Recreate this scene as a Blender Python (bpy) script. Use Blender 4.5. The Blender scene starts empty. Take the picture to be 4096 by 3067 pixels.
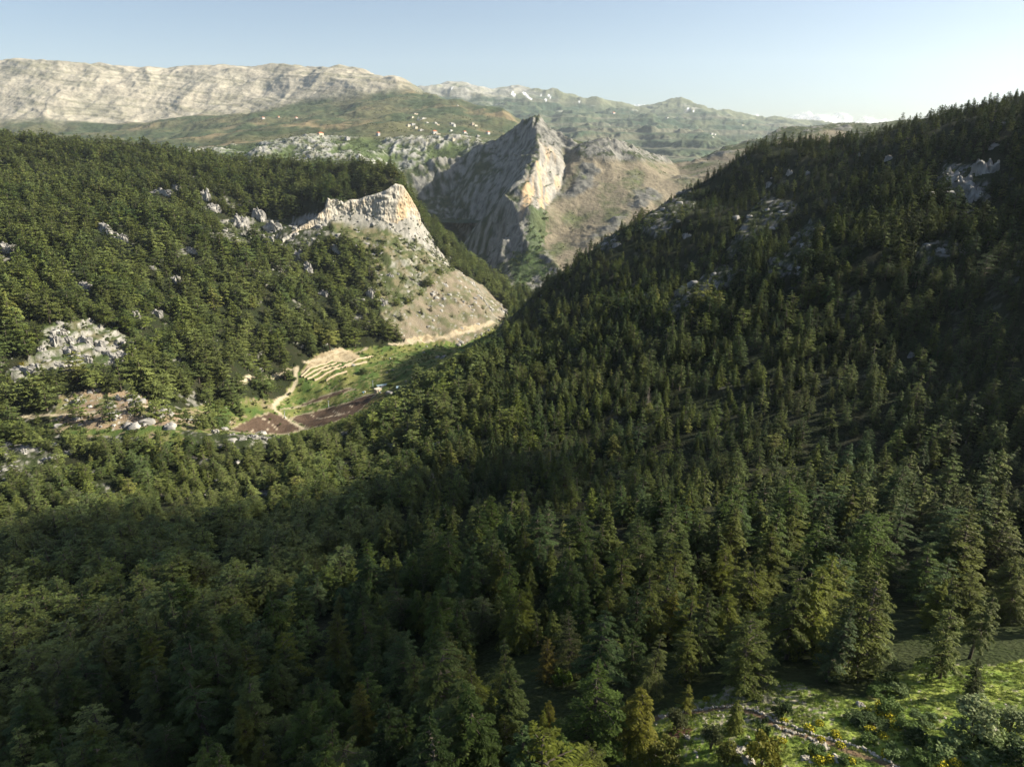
import bpy, bmesh, math, random, sys, time
import numpy as np
T0 = time.time()
scene = bpy.context.scene
COL = scene.collection
rad = math.radians

# ------------------------------------------------------------------ camera, sky, sun, exposure
PITCH = rad(18.9)
FPX = 2730.67
cam_data = bpy.data.cameras.new("camera")
cam_data.lens = 24.0
cam_data.sensor_width = 36.0
cam_data.clip_start = 0.5
cam_data.clip_end = 90000.0
cam = bpy.data.objects.new("camera", cam_data)
COL.objects.link(cam)
cam.location = (0, 0, 0)
cam.rotation_euler = (math.pi / 2 - PITCH, 0, 0)
scene.camera = cam

SUN_AZ = rad(84.0)      # to the right of the view direction (+Y)
SUN_EL = rad(31.0)
world = bpy.data.worlds.new("World")
scene.world = world
world.use_nodes = True
nt = world.node_tree
nt.nodes.clear()
sky = nt.nodes.new("ShaderNodeTexSky")
sky.sky_type = 'NISHITA'
sky.sun_disc = False
sky.sun_elevation = SUN_EL
sky.sun_rotation = SUN_AZ
sky.altitude = 1500
sky.air_density = 1.0
sky.dust_density = 4.5
sky.ozone_density = 1.0
bg = nt.nodes.new("ShaderNodeBackground")
bg.inputs[1].default_value = 0.06
wo = nt.nodes.new("ShaderNodeOutputWorld")
nt.links.new(sky.outputs[0], bg.inputs[0])
nt.links.new(bg.outputs[0], wo.inputs[0])

sun_data = bpy.data.lights.new("sun", 'SUN')
sun_data.energy = 5.0
sun_data.angle = rad(0.55)
sun_data.color = (1.0, 0.91, 0.74)
sun = bpy.data.objects.new("sun", sun_data)
COL.objects.link(sun)
# light travels along local -Z ; point it away from the sun's place in the sky
from mathutils import Vector, Matrix, Euler
sdir = Vector((math.cos(SUN_EL) * math.sin(SUN_AZ), math.cos(SUN_EL) * math.cos(SUN_AZ), math.sin(SUN_EL)))
sun.rotation_euler = sdir.to_track_quat('Z', 'Y').to_euler()
sun.location = sdir * 500

scene.view_settings.view_transform = 'Standard'
scene.view_settings.look = 'None'
scene.view_settings.gamma = 1.0
scene.view_settings.use_curve_mapping = False
scene.view_settings.exposure = 1.3
scene.render.engine = 'CYCLES'
cy = scene.cycles
cy.max_bounces = 6
cy.diffuse_bounces = 1
cy.glossy_bounces = 1
cy.transmission_bounces = 3
cy.transparent_max_bounces = 12
cy.volume_bounces = 1
cy.use_denoising = True
cy.sample_clamp_indirect = 4.0

# ------------------------------------------------------------------ helpers
CP, SP = math.cos(PITCH), math.sin(PITCH)

def P(u, v, y):
    """world point on the sight line through photo pixel (u, v) at forward distance y"""
    a = (u - 2048.0) / FPX
    b = (1533.5 - v) / FPX
    k = y / (CP + b * SP)
    return (a * k, y, k * (-SP + b * CP))

def proj(x, y, z):
    d = y * CP - z * SP
    b = (y * SP + z * CP) / np.maximum(d, 1e-3)
    return 2048.0 + FPX * x / np.maximum(d, 1e-3), 1533.5 - FPX * b

_prm = np.random.RandomState(7).permutation(4096)
_prm = np.concatenate([_prm, _prm])
_g = np.random.RandomState(8).rand(4096) * 2 * np.pi
_gx, _gy = np.cos(_g), np.sin(_g)
_val = np.random.RandomState(9).rand(4096) * 2 - 1

def noise2(x, y, seed=0):
    x = np.asarray(x, float); y = np.asarray(y, float)
    xi = np.floor(x).astype(np.int64); yi = np.floor(y).astype(np.int64)
    xf = x - xi; yf = y - yi
    u = xf * xf * xf * (xf * (xf * 6 - 15) + 10)
    w = yf * yf * yf * (yf * (yf * 6 - 15) + 10)
    def g(ix, iy, fx, fy):
        h = _prm[_prm[(ix + seed * 37) & 4095] + ((iy + seed * 91) & 4095)]
        return _gx[h] * fx + _gy[h] * fy
    a = g(xi, yi, xf, yf); b = g(xi + 1, yi, xf - 1, yf)
    c = g(xi, yi + 1, xf, yf - 1); d = g(xi + 1, yi + 1, xf - 1, yf - 1)
    return 1.5 * ((a * (1 - u) + b * u) * (1 - w) + (c * (1 - u) + d * u) * w)

def noise3(x, y, z, seed=0):
    x = np.asarray(x, float); y = np.asarray(y, float); z = np.asarray(z, float)
    xi = np.floor(x).astype(np.int64); yi = np.floor(y).astype(np.int64); zi = np.floor(z).astype(np.int64)
    u = x - xi; v = y - yi; w = z - zi
    u = u * u * (3 - 2 * u); v = v * v * (3 - 2 * v); w = w * w * (3 - 2 * w)
    def h(a, b, c):
        return _val[_prm[_prm[_prm[(a + seed * 13) & 4095] + (b & 4095)] + (c & 4095)]]
    r = 0
    for dz in (0, 1):
        for dy in (0, 1):
            t = h(xi, yi + dy, zi + dz) * (1 - u) + h(xi + 1, yi + dy, zi + dz) * u
            r = r + t * (v if dy else 1 - v) * (w if dz else 1 - w)
    return r

def fbm(x, y, oct=5, seed=0, gain=0.5, lac=2.03):
    r = 0; a = 1.0; s = 0
    for i in range(oct):
        r = r + a * noise2(x, y, seed + i * 3); s += a
        a *= gain; x = x * lac + 17.3; y = y * lac - 9.1
    return r / s

def ridged(x, y, oct=5, seed=0, gain=0.5, lac=2.05):
    r = 0; a = 1.0; s = 0
    for i in range(oct):
        r = r + a * (1 - 2 * np.abs(noise2(x, y, seed + i * 5))); s += a
        a *= gain; x = x * lac + 3.3; y = y * lac - 5.7
    return r / s

def fbm3(x, y, z, oct=4, seed=0, gain=0.5):
    r = 0; a = 1.0; s = 0
    for i in range(oct):
        r = r + a * noise3(x, y, z, seed + i * 3); s += a
        a *= gain; x = x * 2.03 + 5.1; y = y * 2.03 + 1.7; z = z * 2.03 - 3.3
    return r / s

def sstep(a, b, x):
    t = np.clip((x - a) / (b - a), 0, 1)
    return t * t * (3 - 2 * t)

def lerp(a, b, t):
    return a + (b - a) * t

def in_poly(u, v, poly):
    """points (arrays) inside polygon"""
    px = [p[0] for p in poly]; py = [p[1] for p in poly]
    out = np.zeros(u.shape, bool)
    box = (u >= min(px)) & (u <= max(px)) & (v >= min(py)) & (v <= max(py))
    idx = np.nonzero(box)
    x = u[idx]; y = v[idx]; r = np.zeros(x.shape, bool)
    n = len(poly)
    for i in range(n):
        x1, y1 = poly[i]; x2, y2 = poly[(i + 1) % n]
        if y1 == y2: continue
        c = ((y1 > y) != (y2 > y)) & (x < (x2 - x1) * (y - y1) / (y2 - y1) + x1)
        r ^= c
    out[idx] = r
    return out

def dist_line(u, v, line):
    d = np.full(u.shape, 1e9)
    for (x1, y1), (x2, y2) in zip(line[:-1], line[1:]):
        dx, dy = x2 - x1, y2 - y1
        t = np.clip(((u - x1) * dx + (v - y1) * dy) / (dx * dx + dy * dy + 1e-9), 0, 1)
        d = np.minimum(d, np.hypot(u - x1 - t * dx, v - y1 - t * dy))
    return d

def tps_fit(pts, reg=0.0, scale=100.0):
    p = np.array(pts, float); n = len(p)
    xy = p[:, :2] / scale
    d = np.hypot(xy[:, None, 0] - xy[None, :, 0], xy[:, None, 1] - xy[None, :, 1])
    K = np.where(d > 0, d * d * np.log(np.maximum(d, 1e-9)), 0) + reg * np.eye(n)
    A = np.zeros((n + 3, n + 3)); A[:n, :n] = K
    A[:n, n] = 1; A[:n, n + 1:] = xy; A[n, :n] = 1; A[n + 1:, :n] = xy.T
    w = np.linalg.solve(A, np.concatenate([p[:, 2], np.zeros(3)]))
    def f(x, y):
        x = x / scale; y = y / scale
        r = w[n] + w[n + 1] * x + w[n + 2] * y
        for i in range(n):
            d2 = (x - xy[i, 0]) ** 2 + (y - xy[i, 1]) ** 2 + 1e-12
            r = r + w[i] * 0.5 * d2 * np.log(d2)
        return r
    return f

class Field:
    """regular grid with bilinear lookup"""
    def __init__(s, x0, x1, y0, y1, step, f):
        s.x0, s.y0, s.st = x0, y0, step
        s.nx = int((x1 - x0) / step) + 1; s.ny = int((y1 - y0) / step) + 1
        X, Y = np.meshgrid(x0 + np.arange(s.nx) * step, y0 + np.arange(s.ny) * step)
        s.z = f(X, Y)
    def __call__(s, x, y):
        fx = np.clip((np.asarray(x, float) - s.x0) / s.st, 0, s.nx - 1.001)
        fy = np.clip((np.asarray(y, float) - s.y0) / s.st, 0, s.ny - 1.001)
        i = fx.astype(int); j = fy.astype(int); a = fx - i; b = fy - j
        z = s.z
        return (z[j, i] * (1 - a) + z[j, i + 1] * a) * (1 - b) + (z[j + 1, i] * (1 - a) + z[j + 1, i + 1] * a) * b

def mesh_np(name, verts, faces, mat=None, smooth=False, color=None, attrs=None):
    """verts (n,3), faces (m,k) with k=3 or 4"""
    verts = np.asarray(verts, np.float32); faces = np.asarray(faces, np.int32)
    me = bpy.data.meshes.new(name)
    me.vertices.add(len(verts)); me.vertices.foreach_set("co", verts.ravel())
    m, k = faces.shape
    me.loops.add(m * k); me.loops.foreach_set("vertex_index", faces.ravel())
    me.polygons.add(m)
    me.polygons.foreach_set("loop_start", np.arange(m, dtype=np.int32) * k)
    me.polygons.foreach_set("loop_total", np.full(m, k, np.int32))
    if smooth: me.polygons.foreach_set("use_smooth", np.ones(m, bool))
    me.update(calc_edges=True)
    if color is not None:
        a = me.color_attributes.new("tone", 'FLOAT_COLOR', 'POINT')
        c = np.ones((len(verts), 4), np.float32); c[:, :3] = color
        a.data.foreach_set("color", c.ravel())
    for k_, arr in (attrs or {}).items():
        a = me.attributes.new(k_, 'FLOAT', 'POINT'); a.data.foreach_set("value", np.asarray(arr, np.float32))
    if mat: me.materials.append(mat)
    return me

def grid_faces(nr, nc):
    i = np.arange(nr - 1)[:, None] * nc + np.arange(nc - 1)[None, :]
    return np.stack([i, i + 1, i + nc + 1, i + nc], -1).reshape(-1, 4)

def link(name, data, parent=None, loc=None, label=None, cat=None, group=None, kind=None):
    o = bpy.data.objects.new(name, data); COL.objects.link(o)
    if parent is not None: o.parent = parent
    if loc is not None: o.location = loc
    if label: o["label"] = label
    if cat: o["category"] = cat
    if group: o["group"] = group
    if kind: o["kind"] = kind
    return o

# ------------------------------------------------------------------ materials
def new_mat(name):
    m = bpy.data.materials.new(name); m.use_nodes = True
    n = m.node_tree.nodes; l = m.node_tree.links
    b = n["Principled BSDF"]; b.inputs["Roughness"].default_value = 0.9
    b.inputs["Specular IOR Level"].default_value = 0.15
    return m, n, l, b

def ground_mat(name, s1, s2, bump=0.5, bdist=1.0, amt=0.45, spec=0.1):
    """colour from the vertices (what grows or lies there) broken up by fine noise, with relief"""
    m, n, l, b = new_mat(name)
    at = n.new("ShaderNodeAttribute"); at.attribute_name = "tone"
    tc = n.new("ShaderNodeTexCoord")
    mx = n.new("ShaderNodeMix"); mx.data_type = 'RGBA'; mx.blend_type = 'MULTIPLY'; mx.inputs[0].default_value = 1.0
    n1 = n.new("ShaderNodeTexNoise"); n1.inputs["Scale"].default_value = s1; n1.inputs["Detail"].default_value = 6
    n1.inputs["Roughness"].default_value = 0.65
    mr = n.new("ShaderNodeMapRange"); mr.inputs[1].default_value = 0.3; mr.inputs[2].default_value = 0.7
    mr.inputs[3].default_value = 1 - amt; mr.inputs[4].default_value = 1 + amt
    l.new(tc.outputs["Object"], n1.inputs["Vector"])
    l.new(n1.outputs[0], mr.inputs[0])
    l.new(at.outputs["Color"], mx.inputs[6]); l.new(mr.outputs[0], mx.inputs[7])
    l.new(mx.outputs[2], b.inputs["Base Color"])
    n2 = n.new("ShaderNodeTexNoise"); n2.inputs["Scale"].default_value = s2; n2.inputs["Detail"].default_value = 5
    l.new(tc.outputs["Object"], n2.inputs["Vector"])
    bp = n.new("ShaderNodeBump"); bp.inputs["Strength"].default_value = bump; bp.inputs["Distance"].default_value = bdist
    l.new(n2.outputs[0], bp.inputs["Height"]); l.new(bp.outputs[0], b.inputs["Normal"])
    b.inputs["Specular IOR Level"].default_value = spec
    return m
# ------------------------------------------------------------------ the near valley: ground heights
NEAR_PTS = [(0, -60, -60), (220, -60, -30), (-220, -60, -125), (0, 20, -68), (150, 20, -52), (-150, 20, -118),
            (60, 62, -66), (30, 62, -70), (-20, 62, -84), (-80, 70, -112), (110, 62, -62),
            (260, 120, -34), (300, 240, -8), (420, 260, 40), (520, 120, 40), (650, 300, 105), (560, 500, 95),
            (720, 600, 118), (800, 800, 110), (850, 1100, 80), (700, 1400, -20), (600, 0, 60),
            (-400, 100, -165), (-320, 200, -158), (-520, 330, -150), (-600, 500, -75), (-800, 700, 0), (-900, 1000, 40),
            (-600, 1500, -40), (-900, 1500, 0), (0, 1500, -285), (300, 1500, -190), (-300, 1500, -180),
            (110, 880, -232), (190, 900, -200), (290, 980, -180), (40, 800, -225), (-150, 1320, -150), (100, 1250, -285), (250, 1250, -200)]
for u, v, y in [
    (3500, 2800, 74), (3100, 2750, 80), (2750, 2900, 72), (3950, 2800, 70), (3800, 2650, 82), (3400, 2690, 84),
    (2500, 2950, 75), (3900, 2450, 104), (3500, 2350, 122), (4096, 2200, 130),
    (2000, 2500, 118), (2000, 2300, 146), (2000, 1950, 232), (1900, 1780, 330), (2400, 1950, 225), (2600, 2300, 138),
    (1400, 2800, 108), (1400, 2400, 162), (1400, 2070, 265), (1350, 1905, 350), (1600, 1860, 350),
    (700, 2800, 128), (600, 2400, 190), (600, 2070, 285), (700, 1920, 350), (0, 2900, 128), (0, 2500, 180), (0, 2130, 275), (0, 1890, 345),
    (400, 1655, 430), (100, 1668, 425), (550, 1635, 440), (800, 1700, 440),
    (1000, 1735, 540), (1200, 1650, 600), (1450, 1590, 610), (1150, 1560, 650), (1300, 1480, 690), (1220, 1500, 670), (1400, 1400, 770),
    (1500, 1440, 730), (1250, 1340, 750), (950, 1480, 600),
    (1700, 1370, 840), (1950, 1310, 930), (1750, 1440, 760), (1850, 1400, 830), (1600, 1250, 870), (1800, 1200, 960), (1640, 1120, 960),
    (1500, 1100, 940), (1850, 1100, 1050), (1950, 1200, 1060), (2010, 1230, 1100), (2080, 1200, 1250),
    (1700, 960, 1120), (1660, 900, 1100), (1596, 925, 1065), (1522, 905, 1052), (1447, 893, 1045), (1368, 897, 1035), (1303, 900, 1020), (1240, 925, 1005), (1150, 990, 975), (1060, 1080, 930),
    (1522, 945, 1022), (1447, 930, 1015), (1368, 938, 1000), (1303, 945, 985), (1596, 965, 1035), (1650, 940, 1075),
    (1585, 722, 1092), (1622, 782, 1104), (1551, 750, 1078), (1497, 770, 1072), (1427, 796, 1062), (1368, 804, 1052), (1303, 800, 1042), (1560, 700, 1135), (1480, 722, 1125), (1400, 745, 1115), (1220, 900, 1030), (1150, 935, 1005), (1300, 720, 1180), (1150, 780, 1110), (1520, 688, 1180),
    (0, 1400, 470), (0, 1000, 660), (0, 720, 1000), (0, 575, 1280), (300, 590, 1280), (650, 628, 1280), (1000, 668, 1270), (1300, 680, 1250),
    (400, 1400, 510), (400, 1000, 720), (400, 760, 1000), (800, 1400, 600), (800, 1000, 800), (800, 800, 1000), (1000, 1200, 740),
    (1150, 1300, 740), (1200, 1130, 850), (1000, 950, 900), (1400, 1250, 830),
    (4096, 445, 640), (3800, 490, 680), (3600, 535, 740), (3400, 568, 800), (3200, 610, 860), (2950, 682, 880), (2750, 770, 830), (2600, 858, 790), (2450, 962, 755), (2300, 1066, 730),
    (2150, 1170, 705), (2050, 1270, 680), (1950, 1355, 640), (1800, 1465, 580), (1650, 1570, 520), (1560, 1640, 490),
    (4096, 1500, 245), (4096, 1000, 380), (4096, 700, 500), (3500, 1900, 205), (3500, 1400, 330), (3500, 1000, 450), (3500, 700, 620),
    (3000, 1900, 215), (2900, 1400, 390), (2900, 1000, 590), (2900, 780, 760), (2400, 1500, 410), (2400, 1200, 590), (2600, 1050, 630), (2150, 1400, 530), (1900, 1560, 470),
    (3500, 2150, 150), (3000, 2200, 150), (3000, 2500, 112), (3700, 2500, 100),
]:
    NEAR_PTS.append(P(u, v, y))
_tps = tps_fit(NEAR_PTS, reg=0.02)
near_base = Field(-1300, 1500, -100, 1700, 9.0, _tps)

# polygons are the outlines of fields, bare ground and meadow as they lie on the slopes
BARE = [(1513, 1280), (1600, 1245), (1680, 1190), (1760, 1115), (1830, 1085), (1942, 1153), (2030, 1238), (2045, 1290), (1966, 1318), (1860, 1375), (1724, 1387), (1628, 1371), (1560, 1330), (1513, 1262)]
SCRUB = [(1330, 930), (1300, 860), (1420, 840), (1640, 850), (1690, 900), (1790, 1050), (1850, 1110), (1770, 1140), (1700, 1200), (1610, 1265), (1530, 1300), (1500, 1190), (1490, 1100), (1440, 1000)]
VALLEY = [(880, 1755), (930, 1700), (1090, 1640), (1150, 1560), (1180, 1500), (1260, 1415), (1420, 1390), (1560, 1385), (1700, 1372), (1860, 1378), (1980, 1310), (2010, 1330), (1800, 1440), (1640, 1520), (1560, 1600), (1480, 1680), (1300, 1730), (1000, 1765)]
MEADOW = [(3006, 2700), (3087, 2730), (3276, 2750), (3445, 2770), (3540, 2690), (3680, 2650), (3800, 2640), (4400, 2640), (9000, 2500), (9000, 5200), (2100, 5200), (2350, 3150), (2450, 3000), (2560, 2860), (2750, 2790), (2900, 2740)]
FIELDS = [[(1163, 1673), (1204, 1659), (1315, 1630), (1391, 1610), (1454, 1583), (1510, 1572), (1438, 1644), (1391, 1670), (1296, 1701), (1232, 1711), (1172, 1682)],
          [(1084, 1648), (1134, 1667), (1153, 1679), (1226, 1717), (1122, 1739), (995, 1730), (910, 1723), (1011, 1673)],
          [(1118, 1638), (1191, 1625), (1289, 1584), (1387, 1553), (1419, 1556), (1343, 1581), (1248, 1613), (1185, 1632)]]
CROPS = [(1510, 1572), (1560, 1560), (1520, 1620), (1440, 1680), (1391, 1672), (1438, 1644)]
DUG = [[(1264, 1423), (1330, 1400), (1345, 1388), (1400, 1405), (1438, 1420), (1440, 1437), (1380, 1447), (1330, 1446), (1240, 1474), (1210, 1500), (1200, 1490)],
       [(1600, 1372), (1690, 1348), (1760, 1352), (1840, 1320), (1920, 1300), (1960, 1290), (1975, 1302), (1880, 1335), (1790, 1365), (1710, 1378)],
       [(240, 1640), (330, 1625), (380, 1640), (370, 1652), (250, 1660)]]
ROADS = [([(1187, 1470), (1185, 1489), (1182, 1515), (1185, 1530), (1160, 1565), (1147, 1581), (1096, 1622), (1095, 1634), (1122, 1657), (1153, 1680), (1185, 1700), (1235, 1722)], 1.7),
         ([(1216, 1448), (1311, 1429), (1394, 1407), (1467, 1391)], 1.3),
         ([(940, 1537), (976, 1527), (1058, 1508), (1147, 1480), (1187, 1470)], 1.3),
         ([(1560, 1378), (1700, 1376), (1800, 1352), (1900, 1328), (1975, 1298)], 1.9),
         ([(80, 1668), (109, 1667), (241, 1661), (362, 1652), (501, 1637), (560, 1625), (640, 1632)], 2.0)]
OPENV = [(200, 1650), (560, 1632), (700, 1640), (860, 1610), (1000, 1590), (1100, 1595), (1110, 1640), (940, 1700), (880, 1765), (700, 1765), (450, 1745), (200, 1735)]
CLEAR = [(250, 1580), (400, 1555), (560, 1575), (640, 1640), (760, 1650), (800, 1690), (640, 1700), (420, 1720), (240, 1700), (220, 1640)]
STEPS = [(180, 1300), (330, 1270), (480, 1330), (560, 1400), (540, 1450), (300, 1480), (60, 1530), (20, 1490), (150, 1420)]
ROCKY = [[(1130, 880), (1330, 840), (1290, 960), (1180, 1010), (1060, 960), (900, 980), (880, 880), (1000, 870)], [(0, 1770), (160, 1790), (240, 1830), (200, 1900), (0, 1930)],
         [(720, 1720), (850, 1740), (1100, 1745), (1080, 1790), (900, 1800), (760, 1780)],
         [(3060, 780), (3200, 820), (3120, 900), (3000, 1000), (2900, 1020), (2980, 880)], [(3780, 660), (3960, 660), (3960, 800), (3800, 800), (3740, 740)],
         [(2700, 1160), (2900, 1060), (2980, 1090), (2860, 1180), (2700, 1260), (2640, 1290)], [(3080, 1040), (3260, 860), (3300, 900), (3180, 1090), (3060, 1130)],
         [(2620, 780), (2760, 760), (2790, 830), (2640, 950), (2560, 930)],
         [(3640, 1000), (3800, 950), (3860, 1010), (3700, 1060)], [(2400, 930), (2500, 900), (2440, 1000), (2380, 1000)], [(2980, 2690), (3060, 2700), (3090, 2800), (3010, 2800)]]

def H(x, y):
    x = np.asarray(x, float); y = np.asarray(y, float)
    z = near_base(x, y)
    far = sstep(60, 350, y)
    z = z + fbm(x / 90, y / 90, 4, 11) * (2.0 + 9.0 * far)
    z = z + fbm(x / 14, y / 14, 3, 21) * (0.5 + 1.3 * far)
    return z

def near_masks(x, y, z, u, v, jit=1.0):
    """named ground classes for points of the near valley"""
    d = np.hypot(x, y) + 1
    j = FPX / d * jit
    ju = u + noise2(x / 6, y / 6, 3) * j * 1.5 + noise2(x / 1.9, y / 1.9, 5) * j * 0.6
    jv = v + noise2(x / 6 + 50, y / 6, 4) * j * 1.0 + noise2(x / 1.9, y / 1.9 + 30, 6) * j * 0.4
    M = {}
    M['bare'] = in_poly(ju, jv, BARE)
    M['scrub'] = in_poly(ju, jv, SCRUB)
    M['valley'] = in_poly(ju, jv, VALLEY)
    M['meadow'] = in_poly(ju, jv, MEADOW) & (y < 130)
    f = np.zeros(u.shape, bool)
    for p in FIELDS: f |= in_poly(lerp(u, ju, .25), lerp(v, jv, .25), p)
    M['field'] = f
    M['crops'] = in_poly(u, v, CROPS)
    f = np.zeros(u.shape, bool)
    for p in DUG: f |= in_poly(ju, jv, p)
    M['dug'] = f & (y > 300)
    M['clear'] = in_poly(ju, jv, CLEAR) & (y > 350)
    M['openv'] = in_poly(ju, jv, OPENV) & (y > 395)
    M['steps'] = in_poly(ju, jv, STEPS) & (y > 350)
    f = np.zeros(u.shape, bool)
    for p in ROCKY: f |= in_poly(ju, jv, p)
    M['rocky'] = f
    return M

# roads are traced on the ground in metres
_steps = np.linspace(50, 1300, 1251)
def ground_hit(u, v, lo=50.0, hi=1300.0, far_side=False):
    """where the sight line of a pixel meets the near ground (design aid)"""
    ys = np.linspace(lo, hi, 1600)
    a = (u - 2048.0) / FPX; b = (1533.5 - v) / FPX
    k = ys / (CP + b * SP); xs = a * k; zs = k * (-SP + b * CP)
    below = zs < H(xs, ys)
    i = int(np.argmax(below)) if below.any() else len(ys) - 1
    return float(xs[i]), float(ys[i])

ROAD_XY = [([ground_hit(a, b, 380) for a, b in line], w) for line, w in ROADS]
def road_mask(x, y):
    best = np.zeros(x.shape)
    for line, w in ROAD_XY:
        xs = [p[0] for p in line]; ys = [p[1] for p in line]
        k = (x > min(xs) - 12) & (x < max(xs) + 12) & (y > min(ys) - 12) & (y < max(ys) + 12)
        if not k.any(): continue
        d = dist_line(x[k], y[k], line)
        best[k] = np.maximum(best[k], 1 - sstep(w * .85, w * 1.25, d + .5 * noise2(x[k] / 3, y[k] / 3, 9)))
    return best

PATH_UV = [(2560, 2905), (2641, 2872), (2803, 2850), (2918, 2835), (3019, 2857), (3105, 2905), (3200, 2945), (3317, 2985), (3445, 3030), (3570, 3085), (3700, 3150)]
PATH_XY = [ground_hit(a, b, 40) for a, b in PATH_UV]

az = np.concatenate([np.linspace(-62, -47, 30)[:-1], np.linspace(-47, 47, 700)[:-1], np.linspace(47, 84, 70)])
rr = 92 * (1640 / 92) ** np.linspace(0, 1, 640)
A, R = np.meshgrid(np.radians(az), rr)
NX = R * np.sin(A); NY = R * np.cos(A) - 45
NZ = H(NX, NY)
U, V = proj(NX, NY, NZ)
infr = (U > -300) & (U < 4700) & (V > 0) & (V < 3500)
M = near_masks(NX, NY, NZ, U, V)
road = road_mask(NX, NY)
# rough rock where rock crops out
rk = (M['rocky'] | M['scrub'] | M['steps']).astype(float)
rough = ridged((NX + NY * .4) / 11, (NY - NX * .3) / 5, 5, 31, gain=.6)
NZ = NZ + rk * (rough * 1.3 + 0.4) * np.where(NY > 250, 1.0, 0.4)
# natural ledges: the hillside climbs in steps where rock shows
lev = (NZ + 4 * fbm(NX / 40, NY / 40, 3, 35) + NX * .03) / 5.2
fr = lev - np.floor(lev)
NZ = NZ + (M['steps'] * 1.0 + M['scrub'] * .45 + M['rocky'] * (NY > 300) * .55) * 5.2 * .85 * (sstep(.30, .62, fr) - fr)
e1 = np.stack([np.gradient(NX, axis=1), np.gradient(NY, axis=1), np.gradient(NZ, axis=1)], -1)
e2 = np.stack([np.gradient(NX, axis=0), np.gradient(NY, axis=0), np.gradient(NZ, axis=0)], -1)
nn_ = np.cross(e1, e2); UPN = np.abs(nn_[..., 2]) / (np.linalg.norm(nn_, axis=-1) + 1e-9)
fall = (NX - NY * .55)
NZ = NZ + (M['bare'] | M['scrub']) * (ridged((NX * .8 + NY * .6) / 34, (NY * .8 - NX * .6) / 110, 5, 33) * 4.2 + ridged(NX / 9, NY / 9, 4, 34) * .7)
NZ = NZ - M['field'] * fbm(NX / 14, NY / 14, 3, 21) * 1.5
# crop furrows, terraces
def col(c): return np.array(c, float)[None, None, :]
C = np.zeros(NX.shape + (3,))
n1 = fbm(NX / 20, NY / 20, 5, 41)[..., None]; n2 = fbm(NX / 4, NY / 4, 4, 45)[..., None]; n3 = noise2(NX / 1.2, NY / 1.2, 47)[..., None]
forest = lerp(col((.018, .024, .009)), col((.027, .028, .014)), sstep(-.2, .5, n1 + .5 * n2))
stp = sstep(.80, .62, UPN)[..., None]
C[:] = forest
C = lerp(C, col((.045, .06, .018)), (sstep(135, 100, NY) * .6)[..., None])
def paint(mask, c, soft=None):
    global C
    m = np.asarray(mask, float)[..., None]
    C = C * (1 - m) + c * m
rockc = lerp(col((.20, .195, .18)), col((.36, .345, .31)), sstep(-.35, .4, n2 + n3 * .4))
scr = lerp(col((.06, .075, .028)), col((.17, .148, .092)), sstep(-.25, .45, n1 + n2 * .6))
scr = lerp(scr, rockc, np.clip(stp * .9 + sstep(.35, .6, n2 + .2 * n3), 0, 1))
paint(M['scrub'], scr)
slope_rock = ((fbm(NX / 35, NY / 35, 4, 51) + .5 * n2[..., 0]) > .38) & (NY > 300)
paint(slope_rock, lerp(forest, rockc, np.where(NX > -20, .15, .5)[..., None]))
barec = lerp(col((.195, .165, .12)), col((.105, .108, .058)), sstep(-.2, .3, n1 * 1.3 + n2 * .5))
barec = lerp(barec, col((.31, .26, .19)), sstep(.2, .7, n2 * .7 + n3 * .3) * .7)
barec = lerp(barec, rockc * .75, np.clip(sstep(.3, .55, n2 + .6 * n1) + stp * .6, 0, 1))
barec = lerp(barec, col((.10, .105, .045)), sstep(.1, .5, fbm(NX / 9, NY / 9, 4, 57)[..., None]) * .55)
paint(M['bare'], barec)
val = lerp(col((.065, .105, .026)), col((.15, .155, .05)), sstep(-.3, .35, n1 + n2 * .5))
val = lerp(val, col((.24, .20, .11)), sstep(.25, .5, n2 + .3 * n3))
paint(M['openv'], lerp(val * .85, col((.19, .155, .10)), sstep(.1, .4, n1 + .6 * n2)))
paint(M['valley'], val)
mead = lerp(col((.12, .18, .028)), col((.22, .26, .055)), sstep(-.35, .35, fbm(NX / 5, NY / 5, 4, 61)[..., None]))
mead = lerp(mead, col((.055, .085, .02)), sstep(.1, .4, fbm(NX / 2.2, NY / 2.2, 3, 63)[..., None]) * .7)
stony = sstep(0, 1, 1 - np.abs(NX - 34) / 16)[..., None] * sstep(66, 74, NY)[..., None]
mead = lerp(mead, col((.30, .27, .20)), sstep(.12, .3, noise2(NX / .7, NY / .7, 66)[..., None] * .6 + stony * .35 - .12))
mead = lerp(mead, col((.17, .12, .06)), sstep(.25, .5, fbm(NX / 3.3, NY / 3.3, 3, 68)[..., None]) * .6)
paint(M['meadow'], mead)
fld = lerp(col((.062, .042, .030)), col((.095, .066, .047)), sstep(-.4, .4, n1 + n3 * .5))
fld = lerp(fld, col((.16, .11, .075)), sstep(.4, .6, n2) * .4)
paint(M['field'], fld)
for p in FIELDS:        # pale stone borders and stone lines across the ploughed fields
    dl = dist_line(U, V, p + [p[0]])
    paint((dl < 2.3) & infr & (NY > 400) & (n2[..., 0] > -.25), col((.24, .21, .14)))
for ln in ([(1237, 1650), (1272, 1674)], [(1315, 1632), (1361, 1660)], [(1391, 1612), (1418, 1632)], [(1272, 1674), (1361, 1658), (1420, 1640)], [(1050, 1672), (1100, 1708)], [(1000, 1725), (1110, 1715)]):
    dl = dist_line(U, V, ln); paint((dl < 1.6) & infr & (NY > 400) & (n3[..., 0] > -.2), col((.32, .27, .2)))
fur = np.sin((U * .83 + V * .55) * .9)
paint(M['crops'], lerp(col((.07, .10, .02)), col((.17, .12, .06)), sstep(-.2, .3, fur)[..., None]))
paint(M['dug'], lerp(col((.36, .30, .20)), col((.22, .175, .11)), sstep(-.2, .4, n2 + n1)))
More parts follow.
